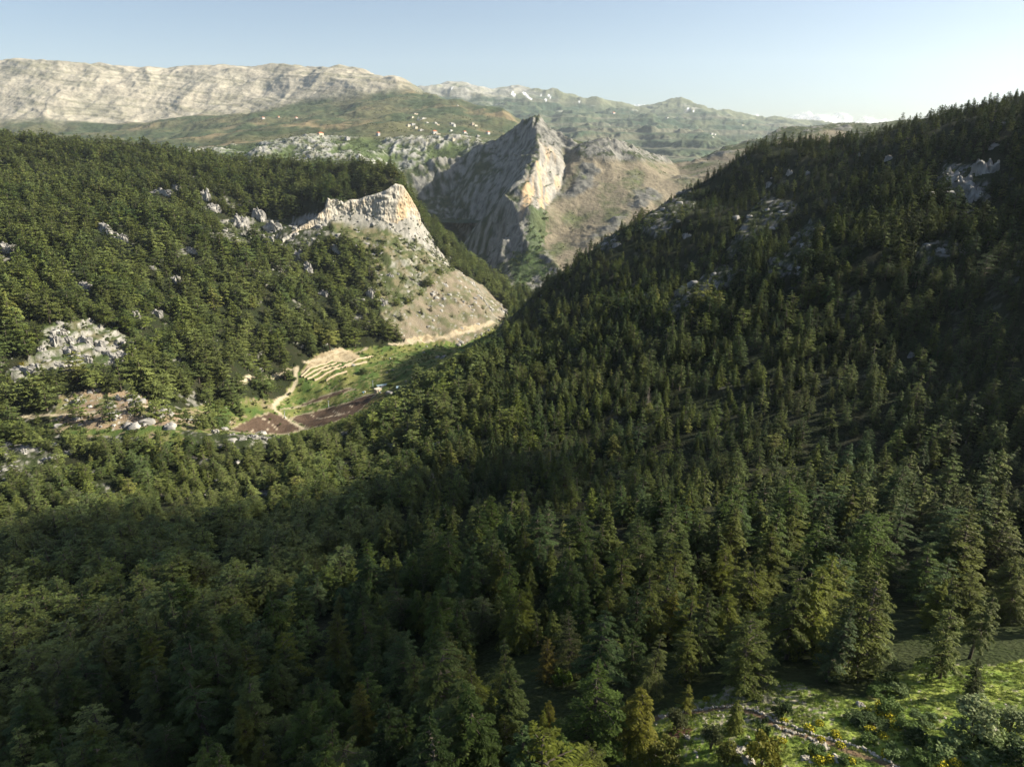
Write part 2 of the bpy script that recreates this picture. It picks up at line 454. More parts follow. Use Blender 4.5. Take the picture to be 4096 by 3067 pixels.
paint(M['clear'], lerp(lerp(col((.22, .165, .11)), col((.10, .11, .04)), sstep(0, .4, n1 + .5 * n2)), rockc, sstep(.2, .45, n2)))
paint(M['steps'], lerp(lerp(col((.05, .07, .026)), col((.13, .12, .07)), sstep(-.1, .4, n1 + .4 * n2)), rockc * .85, np.clip(stp * 1.0 + sstep(.35, .6, n2), 0, 1)))
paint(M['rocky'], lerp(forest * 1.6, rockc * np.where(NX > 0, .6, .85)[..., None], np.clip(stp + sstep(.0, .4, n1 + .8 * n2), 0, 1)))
paint(road * (NY > 300), col((.36, .31, .22)))
dp = dist_line(NX, NY, PATH_XY)
paint((1 - sstep(.35, .8, dp + .3 * n2[..., 0])) * (NY < 130), col((.15, .10, .062)))
dpatch = np.hypot(NX - PATH_XY[1][0] - 1.5, (NY - PATH_XY[1][1] + 5))
paint((dpatch < 1.6 + n2[..., 0]) & (NY < 130), col((.14, .075, .05)))
m_near = ground_mat("valley_ground", 0.9, 1.3, bump=0.7, bdist=0.8, amt=0.35)
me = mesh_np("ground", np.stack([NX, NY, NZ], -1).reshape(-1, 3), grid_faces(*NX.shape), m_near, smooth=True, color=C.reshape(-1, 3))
link("ground", me, kind="structure")
near_top = None
print("near", time.time() - T0)

# (u, v of foot, half width m, height m, depth m, words)
OUT = [(640, 780, 22, 9, 9, "long pale outcrop on the left slope below the wooded crest"), (705, 760, 9, 8, 8, "blocky pale outcrop above the long one on the left slope"), (820, 800, 10, 14, 8, "leaning white pinnacle on the upper left slope"),
       (850, 838, 14, 7, 8, "jagged outcrop just right of the white pinnacle"), (420, 940, 14, 12, 9, "white crag left of the two square crags, upper left slope"), (480, 965, 13, 7, 8, "low white rocks beside the upper left crag"),
       (960, 915, 17, 17, 12, "square fissured crag, left one of the pair beside the cliff"), (1030, 880, 16, 17, 12, "square fissured crag, right one of the pair beside the cliff"), (1085, 925, 18, 15, 12, "fluted crag between the square pair and the cliff"),
       (1070, 985, 16, 13, 10, "rounded grey buttress under the square crags"), (1190, 1040, 14, 12, 9, "grey crag below the left end of the cliff"), (1230, 1085, 9, 11, 8, "shadowed pillar below the left end of the cliff"), (1135, 1010, 12, 10, 8, "pale block at the left tip of the cliff"),
       (235, 1345, 9, 5, 6, "flat white rock slab on top of the stepped outcrop"), (215, 1380, 7, 7, 5, "upper left block of the stepped outcrop"), (270, 1372, 7, 5, 5, "middle block of the stepped outcrop's top ledge"), (330, 1378, 8, 7, 6, "overhanging right block of the stepped outcrop's top ledge"),
       (395, 1395, 7, 6, 5, "pale knob right of the stepped outcrop's ledge"), (270, 1420, 10, 6, 6, "fissured block in the second ledge of the stepped outcrop"), (165, 1415, 5, 4, 4, "small block left of the stepped outcrop"), (420, 1425, 12, 4, 5, "long ledge at the right of the stepped outcrop"),
       (330, 1445, 11, 4, 5, "grey lower ledge of the stepped outcrop"), (480, 1430, 9, 4, 5, "rubbly right end of the lower ledge"), (220, 1465, 10, 3, 5, "low wall of rock under the stepped outcrop"), (80, 1490, 12, 4, 5, "pale ledge left and below the stepped outcrop"), (140, 1480, 6, 4, 4, "white face behind the yellow shrub"),
       (530, 1625, 5, 3.5, 4, "dark boulder above the right end of the dirt road"), (440, 1632, 5, 3, 3, "grey boulder above the dirt road"), (470, 1600, 4, 3, 3, "small grey crag over the boulders by the dirt road"), (335, 1610, 3, 2, 2, "lone pale stone on the brown bank"),
       (20, 1010, 12, 8, 8, "white outcrop at the left border, halfway up the slope"), (330, 1155, 8, 6, 6, "grey-white rocks among cedars on the left slope"), (620, 1260, 8, 5, 5, "pale rocks deep among the left slope cedars"), (540, 1270, 6, 5, 5, "small pale rock left of the pale rocks on the left slope"),
       (700, 1130, 7, 6, 6, "weathered rock showing through mid left slope"), (760, 1010, 13, 5, 6, "low grey wall of rock on the left slope"), (1340, 1010, 10, 10, 8, "crag in the scrub under the cliff"), (1480, 1190, 10, 12, 8, "grey buttress at the foot of the scrubby slope"), (1530, 1230, 9, 10, 8, "buttress right of the grey one above the bare slope"), (1560, 1120, 8, 9, 7, "rib of rock in the scrub right of centre"),
       (1290, 1180, 9, 6, 6, "pale rocks on the slope left of the bare hillside"), (860, 1735, 4, 2.5, 3, "white boulders before the ploughed field, left part"), (925, 1752, 4, 2.5, 3, "white boulder between the two groups by the field"), (1010, 1762, 5, 3.5, 3, "tall white boulder near the ploughed field"), (1060, 1765, 4, 2.6, 3, "right white boulder by the near field corner"), (970, 1768, 5, 2.4, 3, "low white boulder just in front of the ploughed field"),
       (30, 1790, 5, 2.5, 3, "white rock in the shrubs at the left border"), (90, 1815, 4, 2.5, 3, "white rock right of the border rock"), (40, 1880, 5, 2.5, 3, "lower white slab at the left border"), (270, 1820, 4, 2, 3, "grey rock in the shrubs left of the dark forest"),
       (3860, 770, 9, 17, 9, "big leaning grey slab on the upper right slope"), (3800, 740, 9, 12, 8, "striped slab left of the big leaning one"), (3930, 705, 7, 12, 7, "sunlit block above the big leaning slab"), (3975, 690, 8, 8, 7, "rounded block at the top of the right-hand outcrop"), (3900, 800, 8, 8, 7, "broken rock right of the big leaning slab"), (3880, 850, 9, 4, 6, "rubble below the right-hand outcrop"),
       (3980, 590, 10, 7, 7, "fluted rock high on the right slope"), (4010, 500, 10, 5, 6, "rock under the skyline trees, far right"), (3360, 545, 12, 10, 8, "rock tower on the skyline of the right slope"), (3450, 545, 13, 8, 8, "striped rock face right of the skyline tower"),
       (3560, 640, 10, 8, 7, "sloping grey slab mid right slope"), (3440, 625, 7, 7, 6, "small steep slab left of the sloping grey one"), (3160, 700, 9, 11, 8, "bright crag on the right slope's left part"), (3080, 745, 9, 11, 8, "fluted crag left of the bright one, right slope"),
       (3230, 700, 7, 9, 6, "narrow slab right of the bright crag"), (3640, 890, 7, 5, 5, "row of pale blocks among right slope cedars"), (3540, 895, 7, 5, 5, "leaning pale block left of the row"), (3760, 1010, 7, 5, 5, "pale rocks right half, mid slope"), (3650, 1430, 4, 5, 4, "dark fluted boulder low on the right slope"),
       (4080, 1070, 5, 8, 5, "blue-grey rock at the right border"), (3800, 1130, 5, 6, 5, "split rock left of the border rock"), (2750, 950, 12, 8, 8, "craggy knob on the right slope's left skyline"), (2620, 920, 14, 9, 9, "pale scree-edged crag on the left skyline of the right slope"), (2470, 985, 12, 7, 8, "pale ledge lower on the right slope's skyline"), (2100, 1205, 9, 7, 7, "grey rock low on the right slope's skyline")]
# ------------------------------------------------------------------ the rocky peak in the middle distance (1250 - 2900 m)
PK = [(2151, 466, 2000), (2134, 518, 1940), (2148, 578, 1865), (2158, 627, 1805), (2124, 672, 1755), (2104, 727, 1705), (2094, 776, 1665),
      (2019, 796, 1655), (2084, 896, 1590), (2124, 856, 1610), (2168, 836, 1630),                                             # arete and its foot
      (2178, 498, 1995), (2218, 533, 1985), (2248, 583, 1965), (2263, 662, 1880), (2245, 752, 1780), (2198, 811, 1690),             # right edge of the wall
      (2200, 640, 1855), (2180, 720, 1760), (2160, 780, 1690),
      (2312, 578, 1960), (2360, 558, 1950), (2402, 546, 1950), (2447, 563, 1950), (2496, 598, 1940), (2596, 637, 1980), (2695, 652, 2080), (2770, 642, 2120),
      (2869, 598, 2150), (2944, 582, 2150), (3060, 545, 2200), (3150, 511, 2250), (3300, 500, 2250), (3600, 480, 2300), (4300, 430, 2400),
      (2050, 525, 2020), (1950, 583, 2040), (1850, 620, 2040), (1800, 640, 2030), (1700, 672, 2000), (1600, 705, 1960), (1500, 760, 1900), (1300, 850, 1850), (900, 900, 1800),
      (2020, 700, 1880), (1900, 760, 1900), (2040, 610, 1965), (1980, 790, 1830), (1800, 780, 1965), (1700, 800, 1935), (1600, 850, 1880), (1820, 900, 1860), (1900, 980, 1750), (1950, 900, 1730), (2000, 1000, 1600),
      (1700, 930, 1810), (1800, 1050, 1690), (1940, 1100, 1520), (2060, 1130, 1400), (2180, 1100, 1420), (2120, 1000, 1520), (1550, 1000, 1720), (1350, 1050, 1650),
      (2300, 650, 1860), (2320, 800, 1720), (2300, 900, 1630), (2230, 950, 1590), (2350, 1000, 1500), (2250, 1050, 1450), (2450, 700, 1820), (2450, 850, 1650), (2550, 800, 1700), (2650, 720, 1830),
      (2720, 700, 1950), (2700, 800, 1720), (2850, 700, 1850), (2950, 640, 1950), (3100, 600, 2000), (2600, 950, 1520), (2900, 850, 1600), (3300, 700, 1750), (3300, 600, 1950), (3800, 600, 1900)]
pk_pts = [P(*p) for p in PK]
pk_pts += [(x, y, -330) for x, y in ((-900, 1250), (-500, 1250), (0, 1250), (400, 1250), (900, 1250), (1500, 1250))]
pk_pts += [(-1000, 2500, -200), (-400, 2500, -180), (60, 2450, -160), (500, 2500, -190), (900, 2700, -150), (1700, 2800, -50), (-1000, 2900, -260), (0, 2900, -300), (600, 2950, -320), (1300, 3000, -250)]
from mathutils.geometry import delaunay_2d_cdt

def tin_field(pts, x0, x1, y0, y1, step, breaks=()):
    vs = [Vector((p[0], p[1])) for p in pts]
    r = delaunay_2d_cdt(vs, list(breaks), [], 0, 1e-4)
    co, tris, orig = r[0], r[2], r[3]
    z = [pts[o[0]][2] if o else 0.0 for o in orig]
    nx = int((x1 - x0) / step) + 1; ny = int((y1 - y0) / step) + 1
    X, Y = np.meshgrid(x0 + np.arange(nx) * step, y0 + np.arange(ny) * step)
    Z = np.full(X.shape, np.nan)
    for t in tris:
        (ax, ay), (bx, by), (cx, cy_) = [co[i] for i in t]
        i0 = max(int((min(ax, bx, cx) - x0) / step) - 1, 0); i1 = min(int((max(ax, bx, cx) - x0) / step) + 2, nx)
        j0 = max(int((min(ay, by, cy_) - y0) / step) - 1, 0); j1 = min(int((max(ay, by, cy_) - y0) / step) + 2, ny)
        if i1 <= i0 or j1 <= j0: continue
        xs = X[j0:j1, i0:i1]; ys = Y[j0:j1, i0:i1]
        det = (by - cy_) * (ax - cx) + (cx - bx) * (ay - cy_)
        if abs(det) < 1e-9: continue
        l1 = ((by - cy_) * (xs - cx) + (cx - bx) * (ys - cy_)) / det
        l2 = ((cy_ - ay) * (xs - cx) + (ax - cx) * (ys - cy_)) / det
        l3 = 1 - l1 - l2
        k = (l1 > -1e-6) & (l2 > -1e-6) & (l3 > -1e-6)
        zz = l1 * z[t[0]] + l2 * z[t[1]] + l3 * z[t[2]]
        sub = Z[j0:j1, i0:i1]; sub[k] = zz[k]
    Z[np.isnan(Z)] = -330
    return X, Y, Z

brk = [(i, i + 1) for i in range(0, 6)] + [(0, 11), (11, 12), (12, 13), (13, 14), (14, 15), (15, 16)] + [(i, i + 1) for i in range(20, 30)] + [(0, 35)] + [(i, i + 1) for i in range(35, 42)]
PST = 3.6
PX, PY, PZ = tin_field(pk_pts, -900, 1700, 1290, 2650, PST, brk)
def blur(z, n=1):
    for _ in range(n):
        p = np.pad(z, 1, mode='edge')
        z = (p[:-2, 1:-1] + p[2:, 1:-1] + p[1:-1, :-2] + p[1:-1, 2:] + 2 * z) / 6
    return z
soft = blur(PZ, 30); PZ = blur(PZ, 3)
gy, gx = np.gradient(PZ, PST)
steep = np.hypot(gx, gy)
PU, PV = proj(PX, PY, PZ)
right_slope = in_poly(PU, PV, [(2250, 600), (2320, 640), (2700, 655), (3400, 500), (3400, 1100), (2250, 1100), (2130, 900), (2200, 820), (2260, 750)]).astype(float)
right_slope = blur(right_slope, 6)
PZ = lerp(PZ, soft, .6 * right_slope)
# crags: ribs running down the slope and broken blocks
pw = fbm(PX / 160, PY / 160, 3, 72) * 90
rib = ridged((PX + pw) / 150 + .25 * PY / 150, (PY + pw) / 260, 6, 71, gain=.58)
blk = ridged((PX + pw * .3) / 34, (PY - pw * .3) / 22, 5, 75, gain=.6) * (.6 + 1.1 * fbm(PX / 90, PY / 90, 3, 76))
amp = np.clip(steep, .25, 1.6)
crag = sstep(-.1, .5, fbm(PX / 120, PY / 120, 4, 79) + .25 * (steep - .9))
PZ = PZ + (rib * 26 * amp + blk * 9 * amp) * lerp(1, .42, right_slope)
PZ = PZ + right_slope * crag * (ridged((PX + PY * .5) / 52, PY / 40, 5, 83) + .3) * 13
PZ = PZ - 4
gy, gx = np.gradient(PZ, PST); steep = np.hypot(gx, gy)
q1 = fbm(PX / 70, PY / 70, 5, 91); q2 = fbm(PX / 18, PY / 18, 4, 93); q3 = noise2(PX / 6, PY / 6, 95)
rock = lerp(col((.075, .078, .075)), col((.21, .205, .185)), sstep(-.4, .4, q2 + .4 * q3 + .3 * blk)[..., None])  # left-flank rock toned down, its shade partly put into the colour
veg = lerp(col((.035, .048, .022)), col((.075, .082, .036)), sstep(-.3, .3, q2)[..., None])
C = lerp(veg, rock, sstep(.75, 1.15, np.minimum(steep, 1.2) * .62 + .75 * q2 + .35 * q1 + .45 * blk + .12 + .3 * sstep(-160, 60, PX))[..., None])  # more scrub leftward: real cover, also darkening the flank in place of shade
tan = lerp(col((.195, .168, .12)), col((.105, .11, .062)), sstep(-.15, .35, q1 + .3 * q2)[..., None])
tan = lerp(tan, lerp(rock, col((.10, .10, .09)), .55), sstep(.2, .6, crag * .8 + q1 * .5 + .35 * blk)[..., None])
tan = lerp(tan, col((.10, .12, .045)), (sstep(.25, .5, q1 - .3 * q2) * .7)[..., None])
C = lerp(C, tan, right_slope[..., None])
wall = in_poly(PU + q3 * 6, PV + q2 * 12, [(2151, 560), (2180, 600), (2225, 590), (2240, 640), (2262, 680), (2240, 760), (2198, 815), (2120, 870), (2080, 900), (2085, 780), (2110, 720), (2135, 665), (2160, 625)]).astype(float)
wall = blur(wall, 1)
ochre = lerp(col((.31, .295, .26)), col((.40, .29, .175)), sstep(-.15, .4, fbm(PX / 22, PY / 90, 4, 97) + .2 - .004 * (PX - 45))[..., None])
ochre = lerp(ochre, col((.22, .21, .19)), sstep(.1, .45, noise2(PX / 9, PY / 60, 98))[..., None])
C = lerp(C, ochre, (wall * sstep(.4, .8, steep))[..., None])
glen = in_poly(PU + q2 * 40, PV + q1 * 30, [(2110, 870), (2180, 840), (2190, 930), (2150, 1010), (2200, 1090), (2060, 1140), (2040, 1050), (2110, 990)])
C[glen] = lerp(C, col((.055, .085, .03)), .8)[glen]
fade = sstep(1.0, .0, 0 * PX)
m_peak = ground_mat("peak_rock", 0.09, 0.13, bump=0.6, bdist=4.0, amt=0.25)
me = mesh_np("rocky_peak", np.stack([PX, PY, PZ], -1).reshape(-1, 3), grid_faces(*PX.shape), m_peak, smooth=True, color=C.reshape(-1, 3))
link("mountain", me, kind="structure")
print("peak", time.time() - T0)

# ------------------------------------------------------------------ far country: karst bench, green hill, limestone escarpment, snowy range
ELEV = lambda v: math.tan(math.atan((1533.5 - v) / FPX) - PITCH)
# stations: photo column, then for the near range (y, v) knots
LA = {-900: [(1700, 760), (2300, 640), (3600, 590), (4400, 520), (6300, 262), (8500, 380)],
      0:    [(1700, 760), (2300, 640), (3600, 600), (4400, 530), (6300, 243), (8500, 380)],
      150:  [(1700, 760), (2300, 640), (3500, 600), (4400, 525), (6300, 250), (8500, 380)],
      400:  [(1700, 750), (2300, 640), (3500, 585), (4500, 515), (6300, 268), (8500, 380)],
      570:  [(1700, 750), (2300, 640), (3600, 575), (4650, 488), (6300, 268), (8500, 380)],
      700:  [(1700, 740), (2300, 630), (3600, 562), (4800, 462), (6300, 272), (8500, 380)],
      800:  [(1700, 735), (2300, 625), (3600, 550), (4850, 450), (6300, 254), (8500, 380)],
      1000: [(1700, 735), (2400, 590), (3600, 530), (4900, 440), (6300, 277), (8500, 390)],
      1230: [(1700, 735), (2500, 565), (3600, 510), (4900, 425), (6200, 282), (8500, 400)],
      1430: [(1700, 735), (2500, 562), (3600, 490), (4700, 400), (6000, 297), (8500, 420)],
      1540: [(2050, 760), (2500, 568), (3600, 480), (4600, 405), (5700, 332), (8500, 440)],
      1590: [(2080, 780), (2500, 568), (3600, 478), (4500, 410), (5600, 327), (8500, 450)],
      1690: [(2100, 750), (2500, 566), (3600, 480), (4500, 415), (5300, 370), (8500, 480)],
      1780: [(2100, 720), (2500, 566), (3500, 500), (4300, 415), (4700, 404), (8000, 560)],
      1850: [(2100, 700), (2500, 566), (3400, 510), (4200, 432), (4500, 424), (8000, 580)],
      1920: [(2100, 690), (2500, 570), (3400, 520), (4000, 455), (4350, 430), (8000, 600)],
      2010: [(2100, 690), (2500, 585), (3300, 530), (3900, 470), (4200, 433), (7500, 620)],
      2060: [(2100, 740), (2600, 610), (3200, 560), (3800, 500), (4100, 468), (7000, 640)],
      2110: [(1700, 800), (2600, 680), (3200, 620), (3800, 550), (4050, 492), (6500, 660)],
      2200: [(1700, 840), (2600, 760), (3200, 690), (3800, 640), (4000, 600), (6000, 680)],
      2600: [(1700, 900), (2600, 820), (3200, 760), (3800, 720), (4000, 700), (6000, 700)],
      4900: [(1700, 900), (2600, 820), (3200, 760), (3800, 720), (4000, 700), (6000, 700)]}
LB = {-900: [(1700, 900), (4000, 700), (6000, 600), (8500, 480), (11000, 400), (15000, 560)],
      1500: [(1700, 900), (4000, 700), (6000, 600), (8500, 460), (11000, 385), (15000, 560)],
      1690: [(1700, 900), (4000, 700), (6000, 590), (8500, 440), (11000, 371), (15000, 560)],
      1720: [(1700, 900), (4000, 700), (6000, 590), (8500, 440), (11000, 362), (15000, 560)],
      1800: [(1700, 900), (4000, 700), (6000, 590), (8500, 440), (11000, 345), (15000, 560)],
      1850: [(1700, 900), (4000, 700), (6000, 590), (8500, 440), (11000, 345), (15000, 560)],
      1920: [(1700, 900), (4000, 700), (6000, 590), (8500, 440), (11000, 364), (15000, 560)],
      1970: [(1700, 900), (4000, 690), (6000, 580), (8500, 445), (11000, 374), (15000, 560)],
      2050: [(1700, 900), (4000, 690), (6000, 570), (8500, 450), (11000, 361), (15000, 560)],
      2150: [(1700, 900), (4000, 680), (6000, 560), (8500, 450), (11000, 368), (15000, 560)],
      2250: [(1700, 900), (4000, 680), (6000, 545), (8500, 455), (11000, 381), (15000, 560)],
      2300: [(1700, 900), (4000, 680), (6000, 545), (8500, 460), (11000, 386), (15000, 560)],
      2340: [(1700, 900), (4000, 680), (6000, 545), (8500, 462), (11000, 408), (15000, 560)],
      2370: [(1700, 900), (4000, 680), (6000, 545), (8500, 465), (11000, 398), (15000, 560)],
      2450: [(1700, 900), (4000, 680), (6000, 550), (8500, 472), (11000, 431), (15000, 560)],
      2550: [(1700, 900), (4000, 680), (6000, 555), (8500, 478), (11000, 438), (15000, 560)],
      2640: [(1700, 900), (4000, 670), (6000, 560), (8500, 482), (11000, 434), (15000, 560)],
      2700: [(1700, 900), (4000, 670), (6000, 565), (8500, 487), (11000, 412), (15000, 560)],
      2720: [(1700, 900), (4000, 670), (6000, 565), (8500, 488), (11000, 406), (15000, 560)],
      2755: [(1700, 900), (4000, 670), (6000, 568), (8500, 490), (11000, 410), (15000, 560)],
      2785: [(1700, 900), (4000, 670), (6000, 570), (8500, 492), (11000, 428), (15000, 560)],
      2830: [(1700, 900), (4000, 670), (6000, 572), (8500, 497), (11000, 451), (15000, 560)],
      2900: [(1700, 900), (4000, 670), (6000, 580), (8500, 505), (11000, 463), (15000, 560)],
      3057: [(1700, 900), (4000, 680), (6000, 600), (8500, 525), (11000, 484), (15000, 570)],
      3150: [(1700, 900), (4000, 680), (6000, 600), (8500, 530), (11000, 492), (15000, 570)],
      3278: [(1700, 900), (4000, 690), (6000, 610), (8500, 540), (11000, 506), (15000, 580)],
      3600: [(1700, 900), (4000, 690), (6000, 620), (8500, 560), (11000, 530), (15000, 600)],
      4900: [(1700, 900), (4000, 700), (6000, 630), (8500, 580), (11000, 560), (15000, 620)]}

def layer_fn(T):
    us = sorted(T); K = len(T[us[0]])
    Yk = np.array([[p[0] for p in T[u]] for u in us], float)
    Ek = np.array([[ELEV(p[1]) for p in T[u]] for u in us], float)
    def f(u, y):
        ys = [np.interp(u, us, Yk[:, k]) for k in range(K)]
        zs = [np.interp(u, us, Yk[:, k] * Ek[:, k]) for k in range(K)]
        # monotone-ish cubic with slopes from neighbours
        m = []
        for k in range(K):
            if k == 0: m.append((zs[1] - zs[0]) / (ys[1] - ys[0]))
            elif k == K - 1: m.append((zs[k] - zs[k - 1]) / (ys[k] - ys[k - 1]))
            else:
                d0 = (zs[k] - zs[k - 1]) / (ys[k] - ys[k - 1]); d1 = (zs[k + 1] - zs[k]) / (ys[k + 1] - ys[k])
                m.append(np.where(d0 * d1 > 0, 2 * d0 * d1 / (d0 + d1 + 1e-9), 0))
        z = zs[0] + 0 * y
        for k in range(K - 1):
            h = ys[k + 1] - ys[k]; t = (y - ys[k]) / h; s = (t >= 0) & ((t < 1) | (k == K - 2)); t = np.clip(t, 0, 1)
            c = (2 * t**3 - 3 * t**2 + 1) * zs[k] + (t**3 - 2 * t**2 + t) * h * m[k] + (-2 * t**3 + 3 * t**2) * zs[k + 1] + (t**3 - t**2) * h * m[k + 1]
            z = np.where(s, c, z)
        return z - .7 * np.maximum(ys[0] - y, 0)
    return f
fA, fB = layer_fn(LA), layer_fn(LB)
FU = np.concatenate([np.linspace(-900, -60, 60)[:-1], np.linspace(-60, 3420, 840)[:-1], np.linspace(3420, 4900, 60)])
FY = np.concatenate([np.linspace(1750, 2800, 135)[:-1], np.linspace(2800, 4400, 85)[:-1], np.linspace(4400, 6500, 135)[:-1], np.linspace(6500, 11300, 85)[:-1], np.linspace(11300, 15000, 12)])
GU, GY = np.meshgrid(FU, FY)
GX = (GU - 2048) / FPX * GY * 0.932
za, zb = fA(GU, GY), fB(GU, GY)
za = za - 38 * sstep(5200, 6200, GY) * sstep(1500, 1300, GU)
# limestone escarpment: gullies and strata ledges
onA = sstep(-40, 40, za - zb)
frA = np.clip((GY - np.interp(GU, [-900, 570, 1230, 1540, 1690], [4300, 4500, 4700, 4600, 4700])) / 1700, 0, 1.4)
esc = sstep(0, .15, frA) * sstep(1760, 1560, GU) * onA
env = np.clip(frA * (1.05 - frA) * 4, 0, 1)
wob = fbm(GX / 900, GY / 900, 3, 101) * 300
gul = ridged((GX + wob + .45 * GY) / 1500, (GY + wob) / 3200, 5, 103, gain=.42)
za = za + esc * env * (gul * 135 - 30) + esc * (ridged(GX / 240, GY / 420, 4, 107) * 16)
strat = za + GX * .12 - GY * .05 + 30 * fbm(GX / 700, GY / 700, 3, 109)
per = 27.0
ph = strat / per - np.floor(strat / per)
za = za + esc * per * (.17 + .3 * fbm(GX / 600, GY / 600, 3, 152)) * (sstep(.35, .95, ph) - ph) * sstep(1.1, .8, frA)
# karst bench with rock humps
kar = sstep(1750, 1850, GY) * sstep(2680, 2480, GY + 60 * noise2(GX / 90, GY / 90, 5)) * (GU > 500) * (GU < 2040)
hump = ridged(GX / 70, GY / 90, 4, 111); hump2 = fbm(GX / 200, GY / 200, 3, 113)
kz = np.clip(hump + .5 * hump2, -.2, 1.2)
kblk = ridged(GX / 24, GY / 24, 4, 115)
za = za + kar * (sstep(-.35, .45, hump2 + .35 * kz) * (kz * 11 + 6.5 * kblk) + hump2 * 16)
hill = (1 - kar) * sstep(2500, 3000, GY) * (1 - esc)
za = za + hill * (fbm(GX / 420, GY / 420, 5, 117) * 55 + ridged(GX / 160, GY / 160, 3, 118) * 8)
# stepped little cliffs right of the green hill
zb = zb + (fbm(GX / 900, GY / 900, 6, 121) * 120 + ridged(GX / 620, GY / 800, 5, 123) * 75) * sstep(11000, 9500, GY) * sstep(3500, 5200, GY) + ridged(GX / 700, GY / 1400, 4, 125) * 60 * sstep(9000, 9900, GY) * sstep(11100, 10300, GY)
zb = zb + ridged(GX / 260, GY / 260, 4, 127) * 9
stepb = zb + 20 * fbm(GX / 600, GY / 600, 3, 128)
pb = stepb / 60 - np.floor(stepb / 60)
zb = zb + 60 * .5 * (sstep(.4, .9, pb) - pb) * sstep(9300, 8800, GY)
crestn = fbm(GX / 260, GY / 260, 4, 129) * np.where(GY > 4000, 11, 5)
GZ = np.maximum(za, zb) + crestn
GZ = np.where(np.abs(GZ) > -1, GZ, GZ)
isA = (za >= zb)
FUu, FVv = proj(GX, GY, GZ)
w1 = fbm(GX / 300, GY / 300, 5, 131); w2 = fbm(GX / 80, GY / 80, 4, 133); w3 = noise2(GX / 25, GY / 25, 135)
def cc(a, b, t): return lerp(col(a), col(b), np.clip(t, 0, 1)[..., None])
green = cc((.048, .066, .032), (.092, .092, .048), sstep(-.3, .3, w1 + .4 * w2))
green = lerp(green, col((.20, .155, .09)), (sstep(.15, .45, fbm(GX / 520, GY / 260, 5, 137) + .3 * w2) * .8)[..., None])
green = lerp(green, col((.05, .07, .03)), (sstep(.25, .45, w2 - .3 * w1) * .6)[..., None])
lime = cc((.33, .30, .24), (.25, .235, .185), sstep(-.3, .4, w1 + .4 * w2))
band = noise2(strat / 13, GX / 1500, 139) + .6 * noise2(strat / 5.5, GX / 500, 141)
lime = lerp(lime, col((.17, .165, .11)), (sstep(.1, .6, band + .8 * w1) * .65)[..., None])
lime = lerp(lime, col((.42, .385, .31)), (sstep(.15, .5, -band) * .45)[..., None])
gcol = gul * env
lime = lerp(lime, col((.17, .175, .125)), (sstep(.1, .7, -gul * .4 + .7 * w1 + sstep(950, 1450, GU) * .25) * .5)[..., None])
C = green.copy()
C = lerp(C, lime, (esc * sstep(.0, .12, frA + .12 * w1 + .03 * w2 - .03))[..., None])
kc = cc((.065, .088, .034), (.15, .15, .10), sstep(.05, .5, hump2 + w2 * .6 + .3 * w3))
kc = lerp(kc, col((.33, .325, .31)), (sstep(.3, .75, (hump * .45 + .5 * kblk + .35 * w3) * sstep(-.45, .1, hump2 + .3 * w2))[..., None]) * .8)
C = lerp(C, kc, kar[..., None])
gb = cc((.038, .062, .036), (.078, .092, .052), sstep(-.3, .3, w1 + .3 * w2))
gb = lerp(gb, col((.17, .15, .11)), (sstep(.1, .4, noise2(stepb / 45, GX / 1500, 145)) * .5)[..., None])
gb = lerp(gb, col((.30, .29, .26)), (sstep(.2, .5, fbm(GX / 400, GY / 150, 4, 147)) * sstep(7900, 8600, GY) * .8)[..., None])
grey = cc((.24, .235, .21), (.36, .34, .30), sstep(-.3, .3, w1 + .3 * noise2((zb + GX * .1) / 18, GX / 900, 149)))
grey = lerp(grey, col((.14, .15, .09)), (sstep(-.1, .5, w1 + sstep(1900, 2500, GU) * .75))[..., None])
gb = lerp(gb, grey, sstep(9000, 9700, GY + 600 * w1)[..., None])
C = np.where(isA[..., None], C, gb)
far_col = C
SNOW = [[(2036, 367), (2050, 366), (2063, 380), (2052, 384)], [(2088, 370), (2100, 369), (2120, 392), (2133, 402), (2120, 400), (2104, 385)], [(2180, 395), (2186, 394), (2193, 418), (2186, 420)],
        [(2188, 382), (2196, 382), (2210, 395), (2200, 392)], [(2308, 412), (2320, 407), (2316, 416)], [(2747, 431), (2757, 432), (2754, 442), (2748, 438)], [(1847, 368), (1853, 366), (1852, 374)], [(2152, 378), (2166, 380), (2164, 384)],
        [(1806, 351), (1812, 351), (1809, 361)], [(2772, 442), (2778, 443), (2777, 449)]]
sm = np.zeros(GX.shape, bool)
for p in SNOW: sm |= in_poly(FUu, FVv, p) & (GY > 9000)
C[sm] = (.86, .87, .90)
m_far = ground_mat("far_slopes", 0.012, 0.03, bump=0.6, bdist=14.0, amt=0.3)
me = mesh_np("hills", np.stack([GX, GY, GZ], -1).reshape(-1, 3), grid_faces(*GX.shape), m_far, smooth=True, color=C.reshape(-1, 3))
link("hills", me, kind="structure")
print("far", time.time() - T0)
